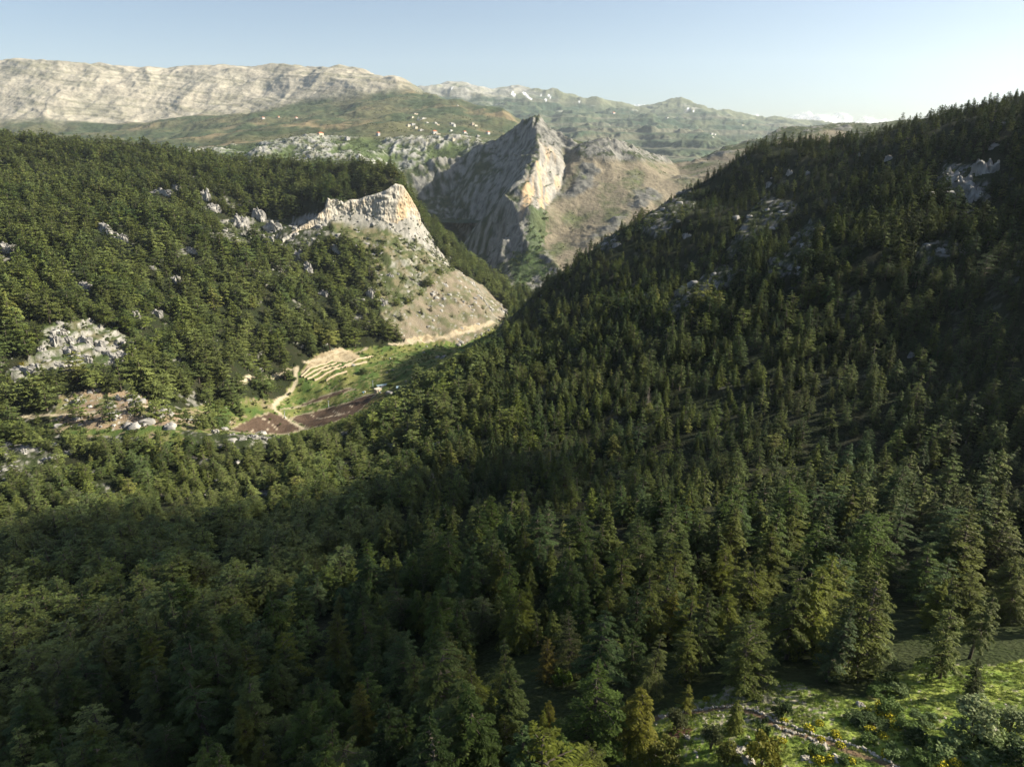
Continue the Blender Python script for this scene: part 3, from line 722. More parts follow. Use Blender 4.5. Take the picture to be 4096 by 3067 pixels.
# ------------------------------------------------------------------ trees
def leaf_mat(name, base, var, by_object, transl=0.14):
    """foliage: tint from the object's colour (single trees) or from a random value (the mass)"""
    m, n, l, b = new_mat(name)
    geo = n.new("ShaderNodeNewGeometry")
    oi = n.new("ShaderNodeObjectInfo")
    isl = n.new("ShaderNodeMapRange"); isl.inputs[3].default_value = 0.6; isl.inputs[4].default_value = 1.6
    at = n.new("ShaderNodeAttribute"); at.attribute_name = "shade"
    if by_object:
        colour = oi.outputs["Color"]
    else:
        ta = n.new("ShaderNodeAttribute"); ta.attribute_type = 'INSTANCER'; ta.attribute_name = "tint"
        colour = ta.outputs["Color"]
    mx = n.new("ShaderNodeMix"); mx.data_type = 'RGBA'; mx.blend_type = 'MULTIPLY'; mx.inputs[0].default_value = 1
    l.new(at.outputs["Fac"], isl.inputs[0])
    l.new(colour, mx.inputs[6]); l.new(isl.outputs[0], mx.inputs[7])
    l.new(mx.outputs[2], b.inputs["Base Color"])
    b.inputs["Roughness"].default_value = 0.6
    b.inputs["Specular IOR Level"].default_value = 0.12
    tr = n.new("ShaderNodeBsdfTranslucent"); l.new(mx.outputs[2], tr.inputs[0])
    ms = n.new("ShaderNodeMixShader"); ms.inputs[0].default_value = transl
    l.new(b.outputs[0], ms.inputs[1]); l.new(tr.outputs[0], ms.inputs[2])
    l.new(ms.outputs[0], n["Material Output"].inputs[0])
    return m

def bark_mat():
    m, n, l, b = new_mat("bark")
    ns = n.new("ShaderNodeTexNoise"); ns.inputs["Scale"].default_value = 4; ns.inputs["Detail"].default_value = 5
    cr = n.new("ShaderNodeValToRGB"); cr.color_ramp.elements[0].color = (.05, .04, .03, 1); cr.color_ramp.elements[1].color = (.19, .16, .13, 1)
    cr.color_ramp.elements[0].position = .35; cr.color_ramp.elements[1].position = .7
    l.new(ns.outputs[0], cr.inputs[0]); l.new(cr.outputs[0], b.inputs["Base Color"])
    return m
M_BARK = bark_mat()
M_DEAD, _n, _l, _b = new_mat("dead_wood"); _b.inputs["Base Color"].default_value = (.20, .17, .145, 1)
M_LEAF_OBJ = leaf_mat("cedar_needles", None, 0, True)
MASS_COLS = [(c[0] * .82, c[1] * .82, c[2] * .66) for c in [(.040, .064, .020), (.062, .084, .022), (.040, .066, .030), (.078, .098, .026), (.048, .076, .030), (.052, .070, .018), (.088, .112, .026), (.038, .060, .024)]]
M_LEAF_MASS = leaf_mat("forest_needles", MASS_COLS, 0, False)
M_BUSH_OBJ = leaf_mat("broad_leaves", None, 0, True, .35)
M_BUSH_MASS = leaf_mat("scrub_leaves", [(.055, .085, .024), (.085, .12, .030), (.10, .13, .036), (.06, .07, .03), (.12, .14, .045)], 0, False, .3)

def tube(path, radii, sides=5):
    """simple tapered tube along a polyline; returns verts, faces"""
    path = np.asarray(path, float); n = len(path)
    t = np.gradient(path, axis=0); t /= np.linalg.norm(t, axis=1)[:, None] + 1e-9
    ref = np.where(np.abs(t[:, 2:3]) > .9, np.array([[1., 0, 0]]), np.array([[0, 0, 1.]]))
    a = np.cross(t, ref); a /= np.linalg.norm(a, axis=1)[:, None] + 1e-9
    b = np.cross(t, a)
    ang = np.arange(sides) / sides * 2 * np.pi
    r = np.asarray(radii)[:, None, None]
    v = path[:, None, :] + r * (np.cos(ang)[None, :, None] * a[:, None, :] + np.sin(ang)[None, :, None] * b[:, None, :])
    i = np.arange(n - 1)[:, None] * sides; j = np.arange(sides)[None, :]; j2 = (j + 1) % sides
    f = np.stack([i + j, i + j2, i + sides + j2, i + sides + j], -1).reshape(-1, 4)
    return v.reshape(-1, 3), f

def join_parts(parts):
    vs, fs, o = [], [], 0
    for v, f in parts:
        vs.append(v); fs.append(f + o); o += len(v)
    return np.concatenate(vs), np.concatenate(fs)

def blades(c, d, up, L, W, rng):
    """rhombic sprigs: centre c, long direction d, flat normal about up"""
    d = d / (np.linalg.norm(d, axis=1)[:, None] + 1e-9)
    s = np.cross(d, up); s /= np.linalg.norm(s, axis=1)[:, None] + 1e-9
    nrm = np.cross(s, d)
    L = L[:, None]; W = W[:, None]
    p0 = c - d * L * .5; p2 = c + d * L * .5
    p1 = c + s * W * .5 + nrm * W * .12; p3 = c - s * W * .5 + nrm * W * .12
    v = np.stack([p0, p1, p2, p3], 1).reshape(-1, 3)
    f = np.arange(len(c) * 4).reshape(-1, 4)
    return v, f

def conifer(name, seed, h=1.0, rad_=0.23, layers=15, per=7, leaf=.03, dens=12, flat=0.0, base=.12, droop=.25, mats=(None, None), tops=1, limbs=True):
    """unit-height cedar: tapered trunk, tiers of limbs that reach out, sag and carry flat sprays"""
    rng = np.random.RandomState(seed)
    lean = (rng.rand(2) - .5) * .05
    tz = np.linspace(0, 1, 7)
    tx = lean[0] * tz + .008 * np.sin(tz * 9 + seed); ty = lean[1] * tz + .008 * np.cos(tz * 7 + seed)
    wood = [tube(np.stack([tx, ty, tz * .985 * h], 1), .020 * (1 - tz * .93), 6)]
    cs, ds, ups, ls, ws, sh = [], [], [], [], [], []
    lobes = rng.rand(4) * 6.28
    asym = .12 + .22 * rng.rand()
    zz = base + (1 - base) * (np.arange(layers) / layers) ** (0.92)
    for li, z0 in enumerate(zz):
        t = (z0 - base) / (1 - base)
        prof = (1 - t) ** (.72 - .25 * flat) * (1 - .35 * flat * (1 - t)) * (.62 + .38 * min(1, t * 5 + .35))
        nb = max(3, int(per * (1 - .45 * t)))
        a0 = rng.rand() * 6.28
        for k in range(nb):
            a = a0 + (k + rng.rand() * .8) / nb * 6.28
            shape = 1 + asym * math.cos(a - lobes[0]) + .15 * math.cos(2 * a - lobes[1] + z0 * 7)
            L = rad_ * prof * shape * (.72 + .5 * rng.rand()) + .012
            if rng.rand() < .10 and t < .85: L *= .4
            z = z0 + (rng.rand() - .5) * .9 / layers
            if z > .985: continue
            ux, uy = math.cos(a), math.sin(a)
            rise = (.22 - .15 * flat) * (.4 + t) + .1 * rng.rand(); dr = droop * (.7 + .6 * rng.rand())
            def at(s):
                s = np.asarray(s)
                r = L * s
                return np.stack([np.interp(z, tz, tx) + ux * r, np.interp(z, tz, ty) + uy * r, z + L * (rise * s - dr * s * s)], -1)
            if limbs and L > .05:
                s_ = np.array([0, .35, .8]); wood.append(tube(at(s_), np.array([.0065, .004, .0015]) * (.5 + L / rad_), 3))
            m = max(4, int(dens * (L / rad_) ** 1.1 * 6))
            s = .16 + .84 * rng.rand(m) ** .75
            wid = L * .34 * (1.08 - s) ** .6 * np.minimum(1, s * 3)
            q = (rng.rand(m) * 2 - 1)
            p = at(s)
            lat = np.array([-uy, ux, 0.])
            p = p + lat * (q * wid)[:, None]
            p[:, 2] += -.16 * np.abs(q) * wid + (rng.rand(m) - .5) * leaf * .5
            d = np.array([ux, uy, 0.]) * (1.1 - np.abs(q))[:, None] + lat * (q * 1.3)[:, None]
            d[:, 2] += rise - 2 * dr * s + (rng.rand(m) - .5) * .5
            d += (rng.rand(m, 3) - .5) * .5
            up = np.array([0, 0, 1.]) + (rng.rand(m, 3) - .5) * .9
            cs.append(p); ds.append(d); ups.append(up)
            ls.append(leaf * (1.1 + .9 * rng.rand(m))); ws.append(leaf * (.42 + .3 * rng.rand(m)))
            sh.append(np.clip(.5 + .7 * (rng.rand(m) - .5) + .5 * (rng.rand() - .5), 0, 1))
    # leader, often bent over
    for q in range(tops):
        m = int(10 + dens * 1.5); s = rng.rand(m)
        ox, oy = (rng.rand(2) - .5) * .1 * (q > 0)
        bend = (rng.rand(2) - .5) * .05
        p = np.stack([tx[-1] + ox + bend[0] * s * s + (rng.rand(m) - .5) * .03 * (1.1 - s), ty[-1] + oy + bend[1] * s * s + (rng.rand(m) - .5) * .03 * (1.1 - s), .91 + .10 * s - .03 * (q > 0)], 1)
        d = (rng.rand(m, 3) - .5) * 1.0; d[:, 2] += .7
        cs.append(p); ds.append(d); ups.append(rng.rand(m, 3) - .5); ls.append(leaf * (.8 + .5 * rng.rand(m))); ws.append(leaf * .35 * np.ones(m)); sh.append(.6 + .3 * rng.rand(m))
    c = np.concatenate(cs); d = np.concatenate(ds)
    v, f = blades(c, d, np.concatenate(ups), np.concatenate(ls), np.concatenate(ws), rng)
    shade = np.repeat(np.concatenate(sh), 4)
    wv, wf = join_parts(wood)
    crown = mesh_np(name + "_crown", v, f, mats[0], attrs={"shade": shade})
    trunk = mesh_np(name + "_trunk", wv, wf, mats[1], smooth=True)
    return trunk, crown, (wv, wf, v, f, shade)

def one_mesh(name, data, mats):
    wv, wf, v, f, shade = data
    V_ = np.concatenate([wv, v]); F_ = np.concatenate([wf, f + len(wv)])
    me = mesh_np(name, V_, F_, None, attrs={"shade": np.concatenate([np.full(len(wv), .5), shade])})
    me.materials.append(mats[0]); me.materials.append(mats[1])
    mi = np.zeros(len(F_), np.int32); mi[:len(wf)] = 1
    me.polygons.foreach_set("material_index", mi)
    return me

def broadleaf(name, seed, w=.9, leaf=.05, n=900, mats=(None, None), stems=4, base=.18, blobs=16):
    """unit-height leafy bush or small tree: forked stems, leaves gathered in clumps with gaps"""
    rng = np.random.RandomState(seed)
    wood = []; cen = []
    for i in range(blobs):
        a = rng.rand() * 6.28; r = w * .5 * math.sqrt(rng.rand()) * .78; z = base + (1 - base) * (.15 + .75 * rng.rand() * (1 - .45 * (r / (w * .5)) ** 2))
        cen.append((r * math.cos(a), r * math.sin(a), z))
    cen = np.array(cen)
    for i in range(min(stems, blobs)):
        e = cen[i]; wood.append(tube(np.array([[0, 0, -.02], [e[0] * .25, e[1] * .25, e[2] * .5], e]), [.028, .018, .006], 4))
    k = rng.randint(0, blobs, n)
    u = rng.normal(size=(n, 3)); u /= np.linalg.norm(u, axis=1)[:, None]
    R_ = (.11 + .09 * rng.rand(blobs))[k][:, None] * (w ** .5)
    c = cen[k] + u * R_ * (.55 + .45 * rng.rand(n, 1)) * np.array([1.15, 1.15, .8])
    c[:, 2] = np.maximum(c[:, 2], .015)
    d = rng.normal(size=(n, 3)); d[:, 2] *= .6
    v, f = blades(c, d, u + .5 * rng.normal(size=(n, 3)), leaf * (.8 + .7 * rng.rand(n)), leaf * (.55 + .4 * rng.rand(n)), rng)
    shade = np.repeat(np.clip(.5 + .3 * u[:, 2] * 0 + .6 * (rng.rand(n) - .5) + .2 * (rng.rand(blobs) - .5)[k], 0, 1), 4)
    wv, wf = join_parts(wood)
    return mesh_np(name + "_stem", wv, wf, mats[1], smooth=True), mesh_np(name + "_leaves", v, f, mats[0], attrs={"shade": shade}), (wv, wf, v, f, shade)

def dead_tree(name, seed, hrel=1.0):
    rng = np.random.RandomState(seed); parts = []
    tz = np.linspace(0, 1, 6)
    parts.append(tube(np.stack([.02 * np.sin(tz * 5), .02 * np.cos(tz * 4), tz], 1), .02 * (1 - .9 * tz), 5))
    for i in range(46):
        z = .2 + .75 * rng.rand(); a = rng.rand() * 6.28; L = .26 * (1.05 - z) ** .7 * (.5 + .7 * rng.rand())
        e = np.array([math.cos(a) * L, math.sin(a) * L, 0]); m_ = np.array([0, 0, z])
        parts.append(tube(np.stack([m_, m_ + e * .5 + [0, 0, .04 * L], m_ + e + [0, 0, -.2 * L]]), [.005, .003, .001], 3))
        for q in range(5):
            s = .3 + .7 * rng.rand(); p = m_ + e * s; b = rng.normal(size=3) * .05
            parts.append(tube(np.stack([p, p + b]), [.002, .0006], 3))
    return mesh_np(name, *join_parts(parts), M_DEAD)

# near cedars: eight forms, from narrow spires to broad tiered crowns
FORMS = []   # (form words, trunk mesh, crown mesh)
spec = [("narrow spire", .17, 22, 7, .0, .10, .30), ("slim pointed", .20, 20, 7, .0, .14, .34), ("conical", .24, 19, 8, .05, .12, .28), ("ragged conical", .26, 16, 6, .1, .16, .38),
        ("broad conical", .30, 18, 8, .15, .12, .26), ("tiered", .32, 13, 8, .45, .16, .18), ("broad tiered", .38, 12, 9, .7, .2, .14), ("round-topped", .34, 15, 9, .9, .2, .24),
        ("drooping", .25, 19, 7, .0, .18, .55), ("loose pointed", .22, 15, 6, .0, .30, .42),
        ("flat-crowned", .42, 10, 9, 1.2, .38, .10), ("gappy broken-topped", .27, 9, 6, .5, .22, .30)]
for i, (w_, r_, ly, per_, fl, bs, dr_) in enumerate(spec):
    t_, c_, dd = conifer("cedar_form", 100 + i, rad_=r_, layers=ly, per=per_, leaf=.0175, dens=27, flat=fl, base=bs, droop=dr_, mats=(M_LEAF_OBJ, M_BARK), tops=1 if fl < .3 else 3)
    FORMS.append((w_, t_, c_, r_))
print("near tree polys", [len(f[2].polygons) for f in FORMS])

# ---- cedars that stand out one by one: base (photo pixel), top, form, colour, width, words
def hit(u, v, lo=40, hi=1300):
    x, y = ground_hit(u, v, lo, hi); return x, y, float(H(x, y))
KEY = [(2560, 3015, 2745, 8, (.125, .122, .024), 1.5, "broad drooping golden-green cedar at the left edge of the grassy clearing"),
       (3420, 2690, 2262, 4, (.088, .105, .030), 1.0, "tallest dark green cedar on the upper rim of the meadow, light right flank"),
       (3303, 2724, 2421, 2, (.068, .098, .054), .85, "blue-green cedar in front of the tallest cedar above the meadow"),
       (3141, 2640, 2205, 3, (.078, .098, .032), .9, "tall ragged cedar left of the tallest cedar above the meadow"),
       (3754, 2717, 2365, 3, (.090, .110, .034), .95, "feathery cedar right of the black gap above the meadow"),
       (3874, 2640, 2337, 9, (.082, .100, .036), .9, "open-branched cedar just behind and right of the black gap"),
       (3888, 2781, 2626, 2, (.050, .066, .024), .9, "small dark cone-shaped cedar in shade above the two pale bushes"),
       (3444, 2400, 2189, 8, (.095, .125, .030), .8, "slender bright green cedar standing over the black gap"),
       (2972, 2774, 2443, 4, (.085, .105, .034), 1.1, "broad cedar with its foot on the stony bank left of the meadow"),
       (2599, 2780, 2534, 3, (.085, .10, .038), 1.0, "bushy cedar behind the golden-green one"),
       (2803, 2696, 2478, 9, (.075, .10, .034), .9, "thin-crowned cedar behind the bright broadleaf tree"),
       (2670, 2560, 2358, 8, (.150, .150, .028), .9, "yellow-green drooping cedar catching the sun in mid forest"),
       (1824, 2880, 2527, 4, (.092, .098, .036), .95, "big olive cedar low in the middle of the forest"),
       (2015, 2820, 2598, 3, (.088, .105, .034), 1.1, "ragged cedar right of the big olive cedar"),
       (1405, 2800, 2565, 0, (.065, .082, .026), 1.1, "slim pointed cedar above the tall olive cedar low left of centre"),
       (1472, 2990, 2731, 2, (.105, .108, .028), .95, "olive-gold cone-shaped cedar low left of centre"),
       (1923, 2577, 2393, 7, (.085, .105, .052), 1.15, "round-topped grey-green cedar with bare lower limbs"),
       (2200, 2960, 2800, 2, (.12, .118, .024), 1.0, "small golden cone-shaped cedar deep in the dark bottom forest"),
       (2180, 2730, 2545, 3, (.125, .105, .03), 1.0, "brownish olive cedar between the dark gaps at bottom centre"),
       (2290, 2700, 2460, 5, (.078, .09, .040), .9, "tiered grey-green cedar right of the brownish olive cedar"),
       (1280, 2460, 2290, 3, (.085, .12, .07), 1.1, "pale blue-green cedar in the sunlit patch left of centre"),
       (1010, 2480, 2330, 2, (.10, .125, .05), 1.1, "light green cedar at the left end of the sunlit patch"),
       (2735, 2864, 2735, 9, (.125, .13, .028), 1.1, "young yellow-green cedar beside the stone wall, left end"),
       (2925, 2925, 2785, 8, (.125, .145, .034), 1.0, "young feathery cedar in front of the bend of the stone wall")]
KEYT = []
for (ub, vb, vt, fi, c_, wd, lab) in KEY:
    x, y, z = hit(ub, vb)
    zt = P(ub, vt, y)[2]
    KEYT.append((x, y, z, zt - z + .3, fi, c_, wd, lab))
    print("key", lab[:30], round(x), round(y), round(z), "h", round(zt - z, 1))
# ---- where trees stand
rng = np.random.RandomState(5)
def scatter(x0, x1, y0, y1, step):
    xs = np.arange(x0, x1, step); ys = np.arange(y0, y1, step * .87)
    X, Y = np.meshgrid(xs, ys); X = X + (np.arange(len(ys)) % 2)[:, None] * step / 2
    X = X + (rng.rand(*X.shape) - .5) * step * .9; Y = Y + (rng.rand(*X.shape) - .5) * step * .9
    return X.ravel(), Y.ravel()
TX, TY = [], []
for (y0, y1, st) in ((35, 260, 4.5), (260, 560, 5.4), (560, 1330, 6.3)):
    half = 1.0 * y1 * .9 + 60
    x, y = scatter(-half, half + 40, y0, y1, st)
    k = (np.abs(x) < .92 * y + 45) ; TX.append(x[k]); TY.append(y[k])
# trees beyond the right edge of the view, whose shade falls into it
x, y = scatter(40, 560, 60, 620, 8.0); k = (x > .92 * y + 45); TX.append(x[k]); TY.append(y[k])
TX = np.concatenate(TX); TY = np.concatenate(TY); TZ = H(TX, TY)
TU, TV = proj(TX, TY, TZ)
TM = near_masks(TX, TY, TZ, TU, TV)
croad = np.zeros(TX.shape)
for line, w in ROAD_XY: croad = np.maximum(croad, dist_line(TX, TY, line) < w + 3)
keep = rng.rand(len(TX))
ok = ~(TM['bare'] | TM['valley'] | TM['field'] | TM['crops'] | TM['dug']) & (croad < .5)
dens = np.ones(len(TX))
dens[TM['scrub']] = np.where(TU[TM['scrub']] < 1520, .42, .22)
dens[TM['clear']] = .16
dens[TM['steps']] = .14
dens[TM['openv']] = .13
dens[TM['rocky']] = np.where(TX[TM['rocky']] > 0, .5, .10)
dens[TM['meadow']] = 0.0
gap = fbm(TX / 26, TY / 26, 3, 201)
dens = dens * np.where(gap < -.22, .25, 1) * .92
d_path = dist_line(TX, TY, PATH_XY)
dens[(d_path < 3) & (TY < 130)] = 0
right = sstep(-1, 1, (TU - (2050 - (TV - 1300) * .6)) / 200)
dens = dens * lerp(np.where(TY > 380, .47, .82), .69, right)
dens[(TY < 90) & (TX > 62)] = 0
dens[in_poly(TU, TV, [(1120, 955), (1300, 862), (1500, 870), (1680, 880), (1720, 940), (1640, 975), (1300, 970), (1150, 1030)])] = 0
VOID = [(3490, 2330), (3620, 2290), (3700, 2580), (3720, 2720), (3470, 2720), (3500, 2560)]
dens[in_poly(TU, TV, VOID)] = .04     # the right slope carries slimmer trees
bsz = fbm(TX / 45, TY / 45, 3, 205)
size = (8.5 + 9.5 * rng.rand(len(TX)) ** 1.6 + 6 * bsz)
size = size * lerp(np.where(TY > 380, 1.42, 1.05), np.where(TY > 400, 1.08, 1.0), right)
size = np.where((TY > 300) & (TY < 420) & (TU < 1600), size * .78, size)
size = np.where(TY < 330, size * lerp(1.08, .80, sstep(110, 200, TY)), size)
size = size * np.where((TY > 520) & (right > .5), lerp(1, .72, sstep(520, 650, TY)), 1)
size = np.clip(size, 4.5, 25)
small = rng.rand(len(TX)) < lerp(.15, .28, right)
size[small] *= .55
size[TM['rocky'] | TM['steps']] *= .6
size[TM['scrub']] *= .75
for kt in KEYT:
    ok &= np.hypot(TX - kt[0], TY - kt[1]) > max(2.2, kt[3] * .17)
    # keep the sight line to it open
    ax_, ay_ = kt[0] * .86, kt[1] * .86
    ok &= ~((dist_line(TX, TY, [(ax_, ay_), (kt[0], kt[1])]) < kt[3] * .17) & (rng.rand(len(TX)) < .8))
ok &= keep < dens
for (cu, cv, cw, ch, cd, _l) in OUT:
    gx_, gy_ = ground_hit(cu, cv, 40)
    if cu > 2000: cw *= 1.15 if (3780 < cu < 3990 and 680 < cv < 820) else .5
    ok &= np.hypot(TX - gx_, (TY - gy_ - 2) * 1.1) > cw * .72
    ok &= ~((dist_line(TX, TY, [(gx_ * .965, gy_ * .965), (gx_, gy_)]) < cw * .62) & (TY < gy_ + 2))
# the foreground trees stay below the fields seen over them
SIL_U = [0, 60, 250, 450, 600, 700, 850, 1000, 1150, 1300, 1400, 1480, 1560, 1650, 1800, 1950, 2050, 2120]; SIL_V = [1600, 1690, 1722, 1738, 1738, 1735, 1745, 1765, 1738, 1700, 1660, 1632, 1585, 1520, 1435, 1350, 1265, 1190]
sil = np.interp(TU, SIL_U, SIL_V) + 14 * noise2(TU / 25, TV * 0, 209)
front = (TV > sil) & (TU > 60) & (TU < 2120) & (TY < 860)
kk_ = np.hypot(TX, TY) ; maxh = np.maximum((TV - sil) / FPX * kk_ * 1.12, 0)
size = np.where(front, np.minimum(size, maxh), size)
ok &= size > 3.2
# nothing right under or behind the camera's nose
ok &= (TY > 40)
ids = np.nonzero(ok)[0]
TX, TY, TZ, TU, TV, size, right, gap = [a[ids] for a in (TX, TY, TZ, TU, TV, size, right, gap)]
print("trees", len(TX))
dist = np.sqrt(TX**2 + TY**2 + TZ**2)
tops_u, tops_v = proj(TX, TY, TZ + size)
inview = (TU > -120) & (TU < 4216) & (tops_v < 3067) & (TV > 0)
app = size / dist * inview
N_ONE = 300 - len(KEY)
order = np.argsort(-app)[:N_ONE]
single = np.zeros(len(TX), bool); single[order] = True
CEDAR_PROTO = None
COLS = [("dark green", (.044, .068, .022)), ("olive green", (.082, .096, .026)), ("blue-green", (.055, .088, .040)), ("grey-green", (.074, .098, .038)), ("mid green", (.062, .094, .026)), ("yellow-green", (.112, .130, .026)), ("deep green", (.034, .056, .022))]

rk2 = np.random.RandomState(99)
def put_tree(x, y, z, h, form, colour, rot, wid, label, group="cedars of the forest below and across the gorge", name="cedar_tree", cat="tree"):
    w_, tme, cme, r_ = form
    root = bpy.data.objects.new(name, None); root.empty_display_size = .5
    COL.objects.link(root)
    root.location = (x, y, z - .3); root.rotation_euler = (rk2.normal() * .055, rk2.normal() * .055, rot); root.scale = (h * wid, h * wid, h)
    root["label"] = label; root["category"] = cat
    if group: root["group"] = group
    a = bpy.data.objects.new("trunk", tme); COL.objects.link(a); a.parent = root
    b = bpy.data.objects.new("crown", cme); COL.objects.link(b); b.parent = root
    b.color = (colour[0] * .88, colour[1] * .88, colour[2] * .62, 1)
    return root

# labels: look first, then where the tree stands
ORD = "first second third fourth fifth sixth seventh eighth ninth tenth eleventh twelfth thirteenth fourteenth fifteenth sixteenth seventeenth eighteenth nineteenth twentieth".split()
ORD += ["twenty-" + o for o in ORD[:9]] + ["thirtieth"] + ["thirty-" + o for o in ORD[:9]] + ["fortieth"] + ["forty-" + o for o in ORD[:9]] + ["fiftieth"]
info = []
for k in order:
    flat_ok = right[k] < .5
    if TV[k] < 2300 and right[k] < .4: fi = rng.choice([3, 4, 5, 6, 7, 2, 0, 10, 11])
    else: fi = rng.choice([0, 1, 2, 3, 4, 8, 9, 7, 10, 11], p=[.10, .12, .14, .12, .12, .12, .1, .04, .05, .09])
    ci = rng.choice(len(COLS), p=[.2, .18, .17, .15, .15, .05, .10])
    if TU[k] > 1900 and TV[k] > 2350 and rng.rand() < .35: ci = 5 if rng.rand() < .5 else 1
    info.append((k, fi, ci))
tv_mid = (TV + tops_v) / 2
rows = {}
nrow = 10
srt = sorted(info, key=lambda t: -tv_mid[t[0]])
per_row = -(-N_ONE // nrow)
ROWN = ["bottom forest row"] + ["%s forest row from the bottom" % o for o in ORD[1:10]]
for r in range(nrow):
    part = sorted(srt[r * per_row:(r + 1) * per_row], key=lambda t: TU[t[0]])
    seen = {}
    tot = {}
    for k, fi, ci in part:
        key = (fi, ci); tot[key] = tot.get(key, 0) + 1
    for j, (k, fi, ci) in enumerate(part):
        sz = "tall" if size[k] > 17 else ("small" if size[k] < 10 else "")
        words = " ".join(w for w in (sz, COLS[ci][0], FORMS[fi][0], "cedar") if w)
        if j < len(part) // 2: place = ORD[j] + " from the left"
        else: place = ORD[len(part) - 1 - j] + " from the right"
        lab = "%s, %s, %s" % (words, place, ROWN[r])
        colr = np.array(COLS[ci][1]) * (.88 + .26 * rng.rand())
        put_tree(TX[k], TY[k], TZ[k], size[k], FORMS[fi], colr, rng.rand() * 6.28, .95 + .45 * rng.rand(), lab)

rk_ = np.random.RandomState(77)
for (x, y, z, h_, fi, c_, wd, lab) in KEYT:
    put_tree(x, y, z, h_, FORMS[fi], c_, rk_.rand() * 6.28, wd, lab)
# ---- the rest of the forest: one mass
def instancer(name, xyz, scale3, rotz, variant, sources, tint=None, label=None):
    me = bpy.data.meshes.new(name)
    n = len(xyz); me.vertices.add(n); me.vertices.foreach_set("co", np.asarray(xyz, np.float32).ravel())
    a = me.attributes.new("size", 'FLOAT_VECTOR', 'POINT'); a.data.foreach_set("vector", np.asarray(scale3, np.float32).ravel())
    r = np.zeros((n, 3), np.float32); r[:, 2] = rotz if np.ndim(rotz) < 2 else 0
    if np.ndim(rotz) == 2: r[:] = rotz
    a = me.attributes.new("turn", 'FLOAT_VECTOR', 'POINT'); a.data.foreach_set("vector", r.ravel())
    a = me.attributes.new("form", 'INT', 'POINT'); a.data.foreach_set("value", np.asarray(variant, np.int32))
    if tint is not None:
        a = me.attributes.new("tint", 'FLOAT_VECTOR', 'POINT'); a.data.foreach_set("vector", np.asarray(tint, np.float32).ravel())
    o = link(name, me, kind="stuff")
    coll = bpy.data.collections.new(name + "_forms")
    for i, s in enumerate(sources):
        so = bpy.data.objects.new("%s_form_%02d" % (name, i), s); coll.objects.link(so)
    ng = bpy.data.node_groups.new(name + "_scatter", 'GeometryNodeTree')
    ng.interface.new_socket("Geometry", in_out='INPUT', socket_type='NodeSocketGeometry')
    ng.interface.new_socket("Geometry", in_out='OUTPUT', socket_type='NodeSocketGeometry')
    N = ng.nodes; L = ng.links
    gi = N.new("NodeGroupInput"); go = N.new("NodeGroupOutput")
    ip = N.new("GeometryNodeInstanceOnPoints"); ci_ = N.new("GeometryNodeCollectionInfo")
    ci_.inputs["Collection"].default_value = coll; ci_.inputs["Separate Children"].default_value = True; ci_.inputs["Reset Children"].default_value = True
    def attr(nm, t):
        q = N.new("GeometryNodeInputNamedAttribute"); q.data_type = t; q.inputs[0].default_value = nm
        return q.outputs[0]
    L.new(gi.outputs[0], ip.inputs["Points"]); L.new(ci_.outputs[0], ip.inputs["Instance"])
    ip.inputs["Pick Instance"].default_value = True
    L.new(attr("form", 'INT'), ip.inputs["Instance Index"])
    e2 = N.new("FunctionNodeEulerToRotation"); L.new(attr("turn", 'FLOAT_VECTOR'), e2.inputs[0]); L.new(e2.outputs[0], ip.inputs["Rotation"])
    L.new(attr("size", 'FLOAT_VECTOR'), ip.inputs["Scale"])
    L.new(ip.outputs[0], go.inputs[0])
    md = o.modifiers.new("scatter", 'NODES'); md.node_group = ng
    if label: o["label"] = label
    return o

MID, FARF = [], []
for i in range(12):
    w_, r_, ly, per_, fl, bs, dr_ = spec[i]
    _, _, dd = conifer("mid", 300 + i, rad_=r_, layers=max(8, ly - 4), per=per_, leaf=.036, dens=7.5, flat=fl, base=bs, droop=dr_, tops=1 if fl < .3 else 3)
    MID.append(one_mesh("forest_tree", dd, (M_LEAF_MASS, M_BARK)))
for i in range(12):
    w_, r_, ly, per_, fl, bs, dr_ = spec[i]
    _, _, dd = conifer("far", 500 + i, rad_=r_ * 1.05, layers=max(7, int(ly * .55)), per=7, leaf=.060, dens=6.0, flat=fl, base=bs, droop=dr_, limbs=False, tops=1 if fl < .3 else 3)
    FARF.append(one_mesh("forest_tree_small", dd, (M_LEAF_MASS, M_BARK)))
print("mid polys", len(MID[0].polygons), "far", len(FARF[0].polygons))
rest = ~single
n_ = rest.sum()
slim = np.array([0, 1, 2, 3, 8, 9, 4, 11]); broad = np.array([3, 4, 5, 6, 10, 6, 7, 11])
pick = np.where(rng.rand(n_) < right[rest] * .85, slim[rng.randint(0, 8, n_)], broad[rng.randint(0, 8, n_)])
pick = pick + np.where(dist[rest] > 480, 12, 0)
wid = .88 + .42 * rng.rand(n_) + .27 * (1 - right[rest])
s_ = size[rest]
pal = np.array(MASS_COLS)[rng.randint(0, len(MASS_COLS), n_)]
patch = fbm(TX[rest] / 60, TY[rest] / 60, 3, 207)
warm = np.array([(.080, .092, .028)]) * np.ones((n_, 1))
tint = lerp(pal, warm, np.clip(.25 + .9 * patch + .3 * (1 - right[rest]), 0, .8)[:, None]) * ((.7 + .6 * rng.rand(n_)) * (1.2 + .45 * (1 - right[rest])))[:, None]
odd = rng.rand(n_) < .02
tint[odd] = np.array([(.16, .17, .045)])
instancer("forest", np.stack([TX[rest], TY[rest], TZ[rest] - .3], 1), np.stack([s_ * wid, s_ * wid, s_], 1), np.stack([(rng.rand(n_) - .5) * .14, (rng.rand(n_) - .5) * .14, rng.rand(n_) * 6.28], 1), pick, MID + FARF, tint=tint)
print("forest", time.time() - T0)
